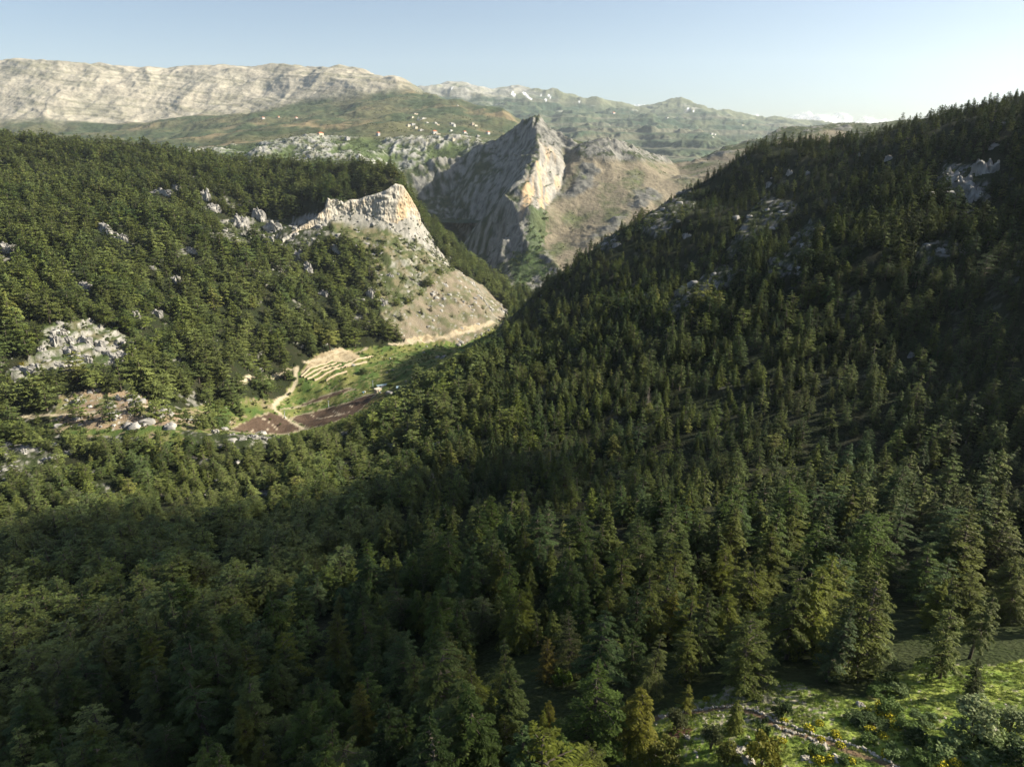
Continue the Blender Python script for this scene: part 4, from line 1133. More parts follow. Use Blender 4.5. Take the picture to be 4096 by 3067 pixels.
# ------------------------------------------------------------------ rock: the cliff, crags, boulders, walls
def rock_mat(name, a, b_, c, scale, warm=None, bump=.8, bd=.5, streak=1.0):
    m, n, l, b = new_mat(name)
    tc = n.new("ShaderNodeTexCoord"); mp = n.new("ShaderNodeMapping"); mp.inputs["Scale"].default_value = (1, 1, streak)
    l.new(tc.outputs["Object"], mp.inputs[0])
    n1 = n.new("ShaderNodeTexNoise"); n1.inputs["Scale"].default_value = scale; n1.inputs["Detail"].default_value = 8; n1.inputs["Roughness"].default_value = .65
    cr = n.new("ShaderNodeValToRGB"); e = cr.color_ramp.elements
    e[0].position = .32; e[0].color = (*a, 1); e[1].position = .68; e[1].color = (*c, 1)
    q = cr.color_ramp.elements.new(.5); q.color = (*b_, 1)
    l.new(mp.outputs[0], n1.inputs["Vector"]); l.new(n1.outputs[0], cr.inputs[0])
    out = cr.outputs[0]
    if warm:
        n3 = n.new("ShaderNodeTexNoise"); n3.inputs["Scale"].default_value = scale * .22; n3.inputs["Detail"].default_value = 4
        l.new(mp.outputs[0], n3.inputs["Vector"])
        mr = n.new("ShaderNodeMapRange"); mr.inputs[1].default_value = .48; mr.inputs[2].default_value = .66; l.new(n3.outputs[0], mr.inputs[0])
        mx = n.new("ShaderNodeMix"); mx.data_type = 'RGBA'; mx.inputs[7].default_value = (*warm, 1)
        l.new(mr.outputs[0], mx.inputs[0]); l.new(out, mx.inputs[6]); out = mx.outputs[2]
    l.new(out, b.inputs["Base Color"])
    n2 = n.new("ShaderNodeTexNoise"); n2.inputs["Scale"].default_value = scale * 2.2; n2.inputs["Detail"].default_value = 8
    l.new(mp.outputs[0], n2.inputs["Vector"])
    bp = n.new("ShaderNodeBump"); bp.inputs["Strength"].default_value = bump; bp.inputs["Distance"].default_value = bd
    l.new(n2.outputs[0], bp.inputs["Height"]); l.new(bp.outputs[0], b.inputs["Normal"])
    return m
M_CLIFF = rock_mat("cliff_limestone", (.17, .16, .145), (.38, .36, .31), (.50, .47, .40), .14, warm=(.44, .34, .22), bd=2.2, streak=.55)
M_CRAG = rock_mat("grey_limestone", (.11, .11, .105), (.29, .28, .26), (.46, .44, .40), .28, bd=.6, streak=.6)
M_STONE = rock_mat("field_stone", (.24, .21, .17), (.38, .35, .29), (.52, .48, .40), 1.4, bd=.1)

def rock_wall(name, stations, ny, nx, label, mat, depth=7.0):
    st = np.array(stations, float)       # u, v_base, v_top, y
    bot = np.array([P(a[0], a[1], a[3]) for a in st]); top = np.array([P(a[0], a[2], a[3] + 6) for a in st])
    L = np.concatenate([[0], np.cumsum(np.linalg.norm(np.diff(bot[:, :2], axis=0), axis=1))])
    s = np.linspace(0, L[-1], nx)
    B = np.stack([np.interp(s, L, bot[:, i]) for i in range(3)], 1); T = np.stack([np.interp(s, L, top[:, i]) for i in range(3)], 1)
    B[:, 2] -= 6
    T[:, 2] += 2.0 * fbm(s / 12, 0 * s, 4, 301) + 1.5
    t = np.linspace(0, 1, ny)
    V_ = B[None] * (1 - t)[:, None, None] + T[None] * t[:, None, None]
    tan = np.gradient(B, axis=0); nrm = np.stack([tan[:, 1], -tan[:, 0]], 1); nrm /= np.linalg.norm(nrm, axis=1)[:, None]
    k = 15
    nrm = np.stack([np.convolve(np.pad(nrm[:, i], k, mode='edge'), np.ones(2 * k + 1) / (2 * k + 1), 'valid') for i in (0, 1)], 1)
    S, Z = np.meshgrid(s, V_[:, :, 2].mean(1)); Zr = V_[:, :, 2]
    d = ridged(S / 27 + .3 * noise2(S / 30, Zr / 14, 318), Zr / 38, 5, 303) * 2.6 + fbm(S / 12, Zr / 10, 4, 319) * 3.2 + fbm(S / 3.5, Zr / 9, 4, 307) * 1.6 + fbm(S / 40, Zr / 30, 3, 309) * depth * .7
    led = noise2(S / 90, (Zr + 5 * fbm(S / 25, Zr / 25, 3, 311)) / 6.5, 313)
    d = d + sstep(-.1, .35, led) * 2.0 * (.4 + fbm(S / 22, Zr / 30, 2, 315))
    d = d * (.62 + .25 * t)[:, None]
    d = d - 3.5 * (np.clip(t - .93, 0, 1) / .07)[:, None] ** 2 + 1
    d = d + 5
    V_[:, :, 0] += nrm[None, :, 0] * d; V_[:, :, 1] += nrm[None, :, 1] * d
    me = mesh_np(name, V_.reshape(-1, 3), grid_faces(ny, nx), mat, smooth=False)
    return link(name, me, label=label, kind="structure")
cliff = rock_wall("cliff", [(1120, 1025, 960, 978), (1190, 978, 915, 1000), (1250, 940, 878, 1015), (1296, 912, 838, 1024), (1306, 898, 795, 1028), (1370, 896, 808, 1042), (1430, 892, 800, 1053),
    (1500, 905, 780, 1058), (1545, 912, 762, 1063), (1578, 918, 738, 1070), (1606, 925, 746, 1079), (1630, 912, 794, 1093), (1668, 893, 868, 1118)], 80, 460, None, M_CLIFF)

def crag_mesh(seed, n=34, blocky=.6, fiss=.30):
    """a crag: squared-off body cut by fissures and ledges, flat-bottomed"""
    th = np.linspace(0, 2 * np.pi, n * 2 + 1)[:-1]; ph = np.linspace(-.35, np.pi / 2, n)
    T_, P_ = np.meshgrid(th, ph)
    def sp(c, e): return np.sign(c) * np.abs(c) ** e
    x = sp(np.cos(P_), .5) * sp(np.cos(T_), blocky); y = sp(np.cos(P_), .5) * sp(np.sin(T_), blocky); z = sp(np.sin(P_), .55)
    r = 1 + .30 * fbm3(x * 1.3 + seed, y * 1.3, z * 1.3, 2, seed)
    a = noise3(x * 3.3 + seed, y * 3.3, z * .8, seed + 1); b = noise3(x * 7.5, y * 7.5 + seed, z * 1.6, seed + 2)
    r = r - fiss * (1 - np.abs(a) * 2.4).clip(0, 1) ** 2 - fiss * .5 * (1 - np.abs(b) * 2.6).clip(0, 1) ** 2
    lz = np.mod(z * 3.1 + .4 * noise3(x * 2, y * 2, z, seed + 5), 1)
    r = r - .10 * sstep(.8, 1, lz) + .05 * fbm3(x * 9, y * 9, z * 9, 3, seed + 7)
    r = r * (1 + .22 * np.sign(noise3(x * 2.1 + seed, y * 2.1, z * .5, seed + 12)) * sstep(0, .15, np.abs(noise3(x * 2.1 + seed, y * 2.1, z * .5, seed + 12))))
    zz = z * (1 + .35 * noise3(x * 2.2, y * 2.2, z * 0, seed + 9) + .15 * noise3(x * 6, y * 6, z * 0, seed + 10))
    v = np.stack([x * r, y * r, zz], -1)
    f = []
    N = n * 2
    i = np.arange(n - 1)[:, None] * N; j = np.arange(N)[None]; j2 = (j + 1) % N
    f = np.stack([i + j, i + j2, i + N + j2, i + N + j], -1).reshape(-1, 4)
    return mesh_np("crag", v.reshape(-1, 3), f, M_CRAG, smooth=False)
CRAGS = [crag_mesh(i) for i in range(8)]
rc = np.random.RandomState(31)
for i, (u, v, w, h_, dp, lab) in enumerate(OUT):
    if u > 2000:
        q_ = 1.15 if (3780 < u < 3990 and v > 680 and v < 820) else .5
        w, h_, dp = w * q_, min(h_, 10) * q_ * .9, dp * q_
    x, y = ground_hit(u, v, 40)
    z = float(H(x, y))
    o = link("rock_outcrop", CRAGS[i % len(CRAGS)], label=lab, cat="rock", group="limestone outcrops among the trees")
    o.location = (x, y + dp * .4, z - h_ * .25); o.scale = (w * .62, dp * .62, h_ * 1.05); o.rotation_euler = (0, 0, (rc.rand() - .5) * .7)

# stones
def stone_mesh(seed, n=2):
    bm = bmesh.new(); bmesh.ops.create_icosphere(bm, subdivisions=n, radius=1.0)
    for v in bm.verts:
        c = v.co
        k = 1 + .35 * float(noise3(c.x * 1.4 + seed, c.y * 1.4, c.z * 1.4, seed)) + .12 * float(noise3(c.x * 4, c.y * 4 + seed, c.z * 4, seed + 1))
        v.co = Vector([math.copysign(abs(q) ** .7, q) for q in c]) * k * .9
    me = bpy.data.meshes.new("stone"); bm.to_mesh(me); bm.free(); me.materials.append(M_STONE)
    return me
STONES = [stone_mesh(i, 1) for i in range(8)]
BOULD = [crag_mesh(40 + i, 14) for i in range(4)]
for b_ in BOULD: b_.materials.clear(); b_.materials.append(M_STONE)

def stone_wall(uvs, label, n, sz=.26, tiers=1, off=0.0):
    pts = [ground_hit(a, b, 40) for a, b in uvs]
    L = np.concatenate([[0], np.cumsum([math.dist(pts[i], pts[i + 1]) for i in range(len(pts) - 1)])])
    s = np.sort(np.linspace(0, L[-1], n) + (rc.rand(n) - .5) * L[-1] / n * .8)
    xs = np.interp(s, L, [p[0] for p in pts]); ys = np.interp(s, L, [p[1] for p in pts])
    xs = xs + fbm(s / 3, s * 0, 2, 401) * .7; ys = ys + fbm(s / 3, s * 0 + 9, 2, 402) * .7
    zs = H(xs, ys)
    root = bpy.data.objects.new("dry_stone_wall", None); COL.objects.link(root); root.location = (xs[0], ys[0], zs[0])
    root["label"] = label; root["category"] = "stone wall"
    for i in range(n):
        if rc.rand() < .07: continue
        o = bpy.data.objects.new("stone", STONES[rc.randint(8)]); COL.objects.link(o); o.parent = root
        k = sz * (.65 + .8 * rc.rand())
        o.location = (xs[i] - xs[0] + (rc.rand() - .5) * .35, ys[i] - ys[0] + (rc.rand() - .5) * .35, zs[i] - zs[0] + k * .35)
        o.scale = (k * 1.2, k, k * .8); o.rotation_euler = (rc.rand() * .5, rc.rand() * .5, rc.rand() * 6.28)
    return root
stone_wall([(2641, 2868), (2720, 2850), (2803, 2843), (2918, 2826), (2960, 2830), (3019, 2847), (3114, 2898), (3209, 2931), (3317, 2965), (3445, 3006), (3580, 3067), (3680, 3120)], "long low dry stone wall curving along the red path across the meadow", 230, .16)
stone_wall([(3100, 2912), (3130, 2922), (3205, 2944), (3250, 2965)], "short stretch of stones along the lower side of the red path", 34, .16)
stone_wall([(3986, 2911), (3955, 2935), (3939, 2952), (3925, 2985), (3905, 3019), (3860, 3040)], "short stone wall between the two pale bushes at lower right", 44, .16)
BOU = [(2750, 2960, .8, "low white stone beside the two thin trees"), (2955, 3010, 1.5, "dark-sided boulder left of the yellow-green bush"), (2935, 2985, .8, "small pale stone above the dark-sided boulder"), (2995, 3055, 1.5, "grey boulder at the foot of the yellow-green bush"),
       (3265, 2985, .9, "upright white rock below the stone wall"), (3305, 2990, 1.1, "flat white rock below the stone wall"), (3350, 3040, 1.3, "big white rock in yellow flowers near the bottom edge"), (3220, 3052, 1.0, "broken white rock, bottom edge of the meadow"),
       (3130, 2962, .6, "white stone just under the wall's bend"), (3020, 2760, 1.8, "grey slab at the top of the stony bank"), (3050, 2800, 1.3, "pale slab halfway down the stony bank"), (3445, 2825, 1.1, "grey slab in the middle of the meadow"),
       (2620, 3045, 1.0, "white rock under the golden-green cedar"), (2480, 2985, 1.0, "pale rock in the shade under the golden-green cedar")]
for i, (u, v, w, lab) in enumerate(BOU):
    x, y = ground_hit(u, v, 40); z = float(H(x, y))
    o = link("boulder", BOULD[i % 4], label=lab, cat="boulder", group="boulders on the meadow")
    o.location = (x, y, z - .15 * w); o.scale = (w * .6, w * .45, w * .42); o.rotation_euler = (0, 0, rc.rand() * 6)

# scree and blocks lying on the open slopes
nn = 70000
x = rc.rand(nn) * 1150 - 600; y = 330 + rc.rand(nn) * 800; z = H(x, y); u, v = proj(x, y, z)
mk = near_masks(x, y, z, u, v)
pr = np.where(x > -20, .006, .03); pr[mk['scrub']] = .7; pr[mk['bare']] = .6; pr[mk['clear']] = .4; pr[mk['steps']] = .35; pr[mk['rocky']] = .5; pr[mk['rocky'] & (x > 0)] = .12; pr[mk['valley']] = .03; pr[mk['field'] | mk['crops'] | mk['dug']] = .0
pr = pr * np.clip(.6 + 2.2 * fbm(x / 22, y / 22, 4, 431), .03, 2)
for line, w in ROAD_XY: pr[dist_line(x, y, line) < w + 1.5] = 0
kk = rc.rand(nn) < pr
x, y, z = x[kk], y[kk], z[kk]; n_ = len(x); k = .4 + 3.2 * rc.rand(n_) ** 4
SCREE = [crag_mesh(60 + i, 6) for i in range(6)]
instancer("scree", np.stack([x, y, z - k * .1], 1), np.stack([k * 1.3, k, k * .9], 1), rc.rand(n_) * 6, rc.randint(0, 6, n_), SCREE)
# loose stones and grass on the clearing
nn = 9000
x = rc.rand(nn) * 150 - 30; y = 45 + rc.rand(nn) * 62; z = H(x, y); u, v = proj(x, y, z)
mm = near_masks(x, y, z, u, v)['meadow']
stony_ = np.exp(-((x - 32) / 12) ** 2) * sstep(60, 70, y) + .25 * sstep(38, 26, x) + .05
kk = mm & (rc.rand(nn) < stony_ * (.5 + fbm(x / 4, y / 4, 2, 411)))
x, y, z = x[kk], y[kk], z[kk]; n_ = len(x)
k = .06 + .16 * rc.rand(n_) ** 2
instancer("loose_stones", np.stack([x, y, z], 1), np.stack([k * 1.3, k, k * .8], 1), rc.rand(n_) * 6, rc.randint(0, 8, n_), STONES)

def tuft_mesh(seed, n=26, h=.35, w=.4):
    r = np.random.RandomState(seed)
    c = np.stack([(r.rand(n) - .5) * w, (r.rand(n) - .5) * w, np.full(n, h * .4)], 1)
    d = r.normal(size=(n, 3)) * .5; d[:, 2] = 1
    v, f = blades(c, d, r.normal(size=(n, 3)), h * (.7 + .6 * r.rand(n)), .05 + .03 * r.rand(n), r)
    return mesh_np("grass_tuft", v, f, M_BUSH_MASS, attrs={"shade": np.repeat(.3 + .6 * r.rand(n), 4)})
TUF = [tuft_mesh(i) for i in range(5)]
nn = 60000
x = rc.rand(nn) * 170 - 30; y = 42 + rc.rand(nn) * 66; z = H(x, y); u, v = proj(x, y, z)
mm = near_masks(x, y, z, u, v)['meadow'] & (dist_line(x, y, PATH_XY) > .7)
mm &= rc.rand(nn) < .55 + fbm(x / 3, y / 3, 3, 415)
x, y, z = x[mm], y[mm], z[mm]; n_ = len(x); k = .6 + .9 * rc.rand(n_)
gt = lerp(np.array([(.11, .16, .03)]), np.array([(.20, .235, .06)]), np.clip(.5 + fbm(x / 5, y / 5, 3, 417) + .4 * (rc.rand(n_) - .5), 0, 1)[:, None])
instancer("grass", np.stack([x, y, z], 1), np.stack([k, k, k * .5], 1), rc.rand(n_) * 6, rc.randint(0, 5, n_), TUF, tint=gt)
print("rocks", time.time() - T0)
# ------------------------------------------------------------------ shrubs and broadleaf trees
BUSH = []
for i in range(6):
    s_, l_, dd = broadleaf("bush", 700 + i, w=1.15, leaf=.085, n=1500, mats=(M_BUSH_OBJ, M_BARK), blobs=18, base=.05)
    BUSH.append((s_, l_))
TREE_B = []
for i in range(4):
    s_, l_, dd = broadleaf("broadleaf", 720 + i, w=.85, leaf=.06, n=2200, mats=(M_BUSH_OBJ, M_BARK), blobs=26, base=.28, stems=7)
    TREE_B.append((s_, l_))
def plant(kind, u, v, h_, w_, c_, lab, name, cat, i=0, group=None):
    x, y = ground_hit(u, v, 40); z = float(H(x, y))
    src = (BUSH if kind == 'b' else TREE_B)[i % (6 if kind == 'b' else 4)]
    root = bpy.data.objects.new(name, None); COL.objects.link(root)
    root.location = (x, y, z - .05); root.scale = (w_ * .82, w_ * .82, h_ * .82); root.rotation_euler = (0, 0, (i * 2.3) % 6.28)
    root["label"] = lab; root["category"] = cat
    if group: root["group"] = group
    a = bpy.data.objects.new("stem" if kind == 'b' else "trunk", src[0]); COL.objects.link(a); a.parent = root
    b = bpy.data.objects.new("foliage" if kind == 'b' else "crown", src[1]); COL.objects.link(b); b.parent = root; b.color = (*c_, 1)
PALE = (.20, .235, .11); MIDG = (.085, .13, .035); OLV = (.125, .13, .032); DK = (.05, .075, .026); BRI = (.13, .19, .035); GOLD = (.155, .15, .026)
PL = [('b', 3121, 2862, 3.4, 3.0, DK, "round dark green bush at the edge of the open grass"), ('t', 2705, 2930, 4.2, 4.2, (.075, .085, .035), "small round-headed tree with bare trunk, left of the pair below the wall"),
      ('t', 2842, 2998, 4.6, 4.0, (.075, .088, .036), "thin small tree casting a long shadow left of it, below the wall"), ('b', 3040, 2968, 5.0, 2.0, DK, "upright dark ivy-green shrub below the bend of the wall"),
      ('b', 3040, 3085, 6.0, 5.6, GOLD, "large yellow-green bush at the bottom edge beside the grey boulder"), ('b', 2910, 3050, 3.8, 3.2, OLV, "olive bush left of the large yellow-green bush"), ('b', 2660, 3055, 4.5, 4.4, OLV, "olive bush in front of the golden-green cedar, bottom edge"),
      ('t', 3878, 2968, 7.0, 7.4, PALE, "big pale silvery-green tree on the right of the meadow"), ('t', 4034, 2955, 5.0, 5.6, PALE, "smaller pale silvery-green tree right of the short wall"), ('b', 3815, 3030, 3.2, 6.0, (.15, .20, .075), "low pale bush left of the short stone wall"),
      ('b', 4010, 3030, 2.6, 6.0, (.15, .20, .07), "wide low bush right of the short stone wall"), ('b', 3440, 2885, 1.0, 4.2, DK, "low dark heathy patch in the meadow, left one"), ('b', 3495, 2915, 1.2, 4.4, DK, "low dark heathy patch in the meadow, right one"),
      ('b', 3560, 2850, 2.2, 3.6, MIDG, "green bush in the gully at the meadow's right side, upper"), ('b', 3620, 2935, 2.2, 4.0, MIDG, "green bush in the gully, below the upper one"), ('b', 3690, 2905, 2.0, 3.6, (.11, .155, .06), "greyish bush in the gully near the shade"), ('b', 3660, 2990, 2.4, 3.4, DK, "dark bush in the lower gully"),
      ('b', 3735, 3010, 2.4, 3.0, MIDG, "bush in the lower gully close to the pale low bush"), ('b', 3520, 2790, 2.0, 4.0, MIDG, "bush at the top of the meadow beside the shade"), ('b', 3600, 2775, 1.8, 3.6, (.12, .16, .06), "pale bush between grass and shaded bank"), ('b', 3470, 2980, 1.4, 2.6, MIDG, "small bush in open grass above the wall's lower end"),
      ('b', 3580, 3040, 1.6, 3.0, (.12, .17, .06), "grey-green bush near the bottom edge right of the wall"), ('b', 3560, 2740, 2.0, 3.0, DK, "dark bush at the foot of the black gap"), ('b', 3030, 2770, 1.6, 2.0, MIDG, "small bush above the stony bank"), ('b', 3270, 3020, 1.2, 2.4, MIDG, "low bush among white rocks at the meadow's bottom"),
      ('b', 3700, 3060, 1.8, 3.4, MIDG, "bush at the bottom edge below the gully"), ('b', 3380, 3065, 1.0, 2.0, MIDG, "small bush beside the big white rock"), ('b', 3960, 2985, 1.6, 2.8, DK, "dark bush tucked against the short stone wall"), ('b', 4080, 3060, 4.0, 6.0, DK, "large shadowed bush in the lower right corner"),
      ('t', 2740, 2700, 8.0, 5.0, BRI, "bright green broadleaf tree among cedars above the wall"), ('b', 2247, 2745, 4.0, 3.8, BRI, "bright leafy bush in the dark forest, bottom centre"), ('t', 1275, 2860, 7.0, 5.0, (.10, .155, .035), "leafy green tree in the gap left of the olive-gold cedar"),
      ('t', 1331, 3045, 7.5, 6.5, OLV, "large olive broadleaf at the bottom edge, left of centre"), ('b', 1465, 3050, 3.6, 3.0, BRI, "bright small bush at the foot of the olive-gold cedar"), ('t', 1712, 3090, 6.5, 8.0, OLV, "broad olive tree crown at the bottom edge"), ('b', 2380, 2700, 3.0, 3.0, MIDG, "leafy bush right of the bright one in the dark forest"),
      ('t', 1420, 2750, 5.0, 4.0, MIDG, "half-hidden green tree behind the cone-shaped cedar"), ('b', 1180, 1520, 3.6, 5.2, MIDG, "round bush beside the pale track, just below its bend"), ('t', 1160, 1585, 5.0, 5.0, MIDG, "green tree by the track above the ploughed field"), ('t', 1560, 1560, 9.5, 9.5, (.10, .14, .035), "round green tree between the two pale sheds"),
      ('t', 1455, 1495, 8.0, 13.0, (.075, .105, .035), "wide grey-green tree in the valley floor right of the terraces"), ('t', 1180, 1476, 8.0, 5.5, DK, "dark tree where the track meets the hillside"), ('b', 1100, 1655, 2.2, 3.0, (.11, .14, .04), "light green bush on the ploughed field's upper corner"), ('b', 1080, 1680, 2.0, 3.0, (.12, .14, .04), "light green bush inside the left ploughed field"),
      ('b', 1120, 1700, 2.2, 3.2, (.10, .13, .04), "small bush low in the left ploughed field"), ('b', 1345, 1625, 2.2, 3.0, MIDG, "bush on the hedge between the ploughed fields"), ('t', 1660, 1480, 8.0, 6.0, MIDG, "solitary green tree at the shadow's edge on the valley floor"), ('b', 90, 1470, 5.0, 4.5, (.20, .17, .03), "yellow shrub in front of the stepped outcrop's ledge")]
for i, (kd, u, v, h_, w_, c_, lab) in enumerate(PL):
    if kd == 'b': plant('b', u, v, h_, w_, c_, lab, "shrub", "shrub", i, "shrubs of the clearing and valley")
    else: plant('t', u, v, h_, w_, c_, lab, "broadleaf_tree", "tree", i, "broadleaf trees")

# yellow flowering cushions
YF = new_mat("yellow_blossom"); M_YEL = YF[0]; YF[3].inputs["Base Color"].default_value = (.45, .39, .03, 1)
def cushion(seed):
    r = np.random.RandomState(seed); n = 150
    u = r.normal(size=(n, 3)); u[:, 2] = np.abs(u[:, 2]); u /= np.linalg.norm(u, axis=1)[:, None]
    c = u * (.75 + .3 * r.rand(n, 1)) * np.array([1, 1, .7])
    v, f = blades(c, r.normal(size=(n, 3)), u + .4 * r.normal(size=(n, 3)), .22 + .1 * r.rand(n), .16 + .08 * r.rand(n), r)
    c2 = c * .82; v2, f2 = blades(c2, r.normal(size=(n, 3)), r.normal(size=(n, 3)), .3 + .1 * r.rand(n), .2 + .0 * r.rand(n), r)
    return mesh_np("blossom", v, f, M_YEL), mesh_np("foliage", v2, f2, M_BUSH_OBJ, attrs={"shade": np.full(len(v2), .6)})
CU = [cushion(i) for i in range(4)]
yl = [(3524, 2838, .95, "upper of the three yellow bushes at the gully's rim"), (3530, 2860, .95, "middle of the three yellow bushes at the gully's rim"), (3550, 2880, .8, "lowest of the three yellow bushes at the gully's rim"), (3588, 2908, .9, "yellow bush at the turn of the gully"), (3610, 2914, .6, "small yellow bush right of the one at the gully's turn"),
      (3481, 2930, .8, "yellow bush beside the right dark heathy patch"), (3530, 2963, .7, "lone yellow bush in grass below the heathy patches"), (3235, 2922, .8, "yellow bush in the grass above the wall"), (3278, 2903, .6, "small yellow bush up the grass above the wall"), (3341, 2938, .6, "yellow bush above the middle of the wall"),
      (3345, 2964, .6, "yellow bush touching the wall's middle"), (3283, 2967, .55, "pale yellow bush under the wall"), (3135, 2896, .6, "yellow bush at the wall's bend"), (3360, 2992, .6, "yellow bush just below the wall"), (3277, 3060, .8, "yellow bush at the bottom edge near broken white rock"), (3320, 3055, .7, "yellow bush at the bottom edge left of the big white rock"),
      (3405, 3048, .6, "yellow bush right of the big white rock"), (3538, 3025, .55, "small yellow bush above the wall's lower end"), (3540, 3045, .6, "yellow bush touching the wall's lower end"), (3760, 3062, .9, "large yellow bush, bottom edge under the gully"), (3825, 3060, .7, "yellow bush, bottom edge under the short wall"),
      (4003, 2975, .7, "yellow bush right of the short stone wall"), (2826, 2805, .6, "yellow bush above the wall among stones"), (3470, 2850, .5, "faint yellow bush in the upper grass"), (3130, 2978, .5, "small yellow bush left of the white stone under the wall"), (3248, 3020, .5, "yellow cushion among the low bushes")]
for i, (u, v, r_, lab) in enumerate(yl):
    x, y = ground_hit(u, v, 40); z = float(H(x, y))
    root = bpy.data.objects.new("flowering_bush", None); COL.objects.link(root); root.location = (x, y, z + .05); root.scale = (r_, r_, r_); root.rotation_euler = (0, 0, i)
    root["label"] = lab; root["category"] = "flowers"; root["group"] = "yellow flowering cushions in the meadow"
    for nm, me in zip(("blossom", "foliage"), CU[i % 4]):
        o = bpy.data.objects.new(nm, me); COL.objects.link(o); o.parent = root; o.color = (.09, .13, .03, 1)

# dead and grey trees
DEAD = [dead_tree("dead_wood", i) for i in range(3)]
for i, (u, v, h_, lab) in enumerate([(950, 2480, 13, "bare grey tree inside the sunlit patch left of centre"), (270, 2960, 12, "bare grey treetop in the lower left forest"), (2590, 1640, 12, "cluster of bare grey stems in the middle of the right slope"), (1735, 2000, 12, "bare brownish tree in the band of forest at centre left"),
                                     (820, 1870, 9, "bare grey tree in front of the ploughed field"), (980, 2720, 11, "bare dark tree left of the slim pointed cedar"), (3700, 900, 10, "bare grey tree under the right-hand outcrop"), (440, 2860, 10, "thin bare tree between round crowns at lower left"), (2200, 1900, 11, "brownish bare tree among spires, centre")]):
    x, y = ground_hit(u, v, 60); z = float(H(x, y))
    o = link("dead_tree", DEAD[i % 3], label=lab, cat="tree", group="bare trees"); o.location = (x, y, z); o.scale = (h_, h_, h_); o.rotation_euler = (0, 0, i)

# solitary small conifers on the bare hillside
LONE = [(1200, 575, 11), (1138, 595, 11), (1340, 615, 8), (1385, 583, 5), (1265, 645, 4), (1400, 505, 7), (1440, 525, 6), (1480, 535, 6), (1380, 525, 5), (1277, 440, 8), (1250, 465, 6), (1280, 475, 5), (1300, 470, 5), (1350, 470, 5), (1412, 415, 4), (1525, 485, 5), (1545, 500, 7), (1300, 395, 6), (1268, 335, 15),
        (1195, 415, 5), (1500, 440, 4), (1555, 470, 5), (1560, 590, 8), (1540, 560, 9), (1590, 560, 8), (1410, 655, 5), (1055, 590, 10), (1168, 530, 5), (895, 600, 6), (1000, 640, 17), (880, 660, 14), (920, 690, 13), (930, 710, 12)]
ROWL = ["high on", "on the middle of", "low on"]
M_LF = one_mesh
lone_info = sorted([(1000 + a * .6037, 900 + b * .6037, h_) for a, b, h_ in LONE], key=lambda t: t[1])
for r_ in range(3):
    part = sorted(lone_info[r_ * 11:(r_ + 1) * 11])
    for j, (u, v, h_) in enumerate(part):
        x, y = ground_hit(u, v + 4, 300); z = float(H(x, y))
        szw = "large" if h_ > 10 else ("small" if h_ < 6 else "middle-sized")
        place = (ORD[j] + " from the left") if j < 6 else (ORD[len(part) - 1 - j] + " from the right")
        put_tree(x, y, z, h_, FORMS[[2, 4, 3, 5][(j + r_) % 4]], (.055, .07, .028), j * 1.7, 1.25, "%s solitary juniper %s the bare hillside, %s" % (szw, ROWL[r_], place), group="junipers dotted over the bare hillside", name="juniper_tree")

# scrub mass: low bushes over the rocky slopes, valley floor, peak and karst
SB = []
for i in range(5):
    _, _, dd = broadleaf("scrub", 760 + i, w=1.3, leaf=.20, n=130, mats=(M_BUSH_MASS, M_BARK), blobs=7, base=.0, stems=2)
    SB.append(one_mesh("scrub_bush", dd, (M_BUSH_MASS, M_BARK)))
rs = np.random.RandomState(15)
nn = 80000
x = rs.rand(nn) * 1100 - 650; y = 330 + rs.rand(nn) * 850; z = H(x, y); u, v = proj(x, y, z)
mk = near_masks(x, y, z, u, v)
pr = np.where((u > 1500) & ~mk['bare'], .03, .22)
pr[mk['scrub']] = .95; pr[mk['bare']] = .07; pr[mk['valley']] = .3; pr[mk['clear']] = .22; pr[mk['steps']] = .7; pr[mk['openv']] = .6; pr[mk['rocky']] = .35
pr[mk['field'] | mk['crops'] | mk['dug']] = 0
for line, w in ROAD_XY: pr[dist_line(x, y, line) < w + 1.5] = 0
pr *= np.clip(.7 + 1.6 * fbm(x / 16, y / 16, 3, 421), .1, 2)
k = rs.rand(nn) < pr
x, y, z = x[k], y[k], z[k]; n_ = len(x); sz = 1.4 + 2.0 * rs.rand(n_) ** 2
inval = mk['valley'][k]; sz[inval] *= .85; sz[mk['scrub'][k]] *= 1.45; sz[mk['bare'][k]] *= .6
g1 = np.clip(.5 + fbm(x / 30, y / 30, 3, 423) + .5 * (rs.rand(n_) - .5), 0, 1)[:, None]
tt = lerp(np.array([(.055, .076, .024)]), np.array([(.115, .145, .04)]), g1)
tt = np.where(mk['scrub'][k][:, None], tt * .75, tt)
instancer("scrub", np.stack([x, y, z - .1], 1), np.stack([sz * 1.2, sz * 1.2, sz], 1), rs.rand(n_) * 6, rs.randint(0, 5, n_), SB, tint=tt)
# peak and glen
nn = 26000
ii = rs.randint(0, PX.shape[0] - 1, nn); jj = rs.randint(0, PX.shape[1] - 1, nn)
x = PX[ii, jj] + (rs.rand(nn) - .5) * PST; y = PY[ii, jj]; z = PZ[ii, jj]
pr = .16 + .5 * sstep(.0, .4, q1[ii, jj]) ; pr = pr * lerp(1, .4, right_slope[ii, jj]); pr[glen[ii, jj]] = 1.0; pr[steep[ii, jj] > 1.5] = 0.02
pr[(PV[ii, jj] > 950) & (PU[ii, jj] < 2150)] = .7
k = rs.rand(nn) < pr
x, y, z = x[k], y[k], z[k]; n_ = len(x); sz = (1.6 + 2.6 * rs.rand(n_) ** 2) * np.where(glen[ii, jj][k], 1.9, 1)
tt = lerp(np.array([(.05, .07, .028)]), np.array([(.10, .13, .04)]), rs.rand(n_)[:, None])
instancer("peak_scrub", np.stack([x, y, z], 1), np.stack([sz * 1.2, sz * 1.2, sz], 1), rs.rand(n_) * 6, rs.randint(0, 5, n_), SB, tint=tt)
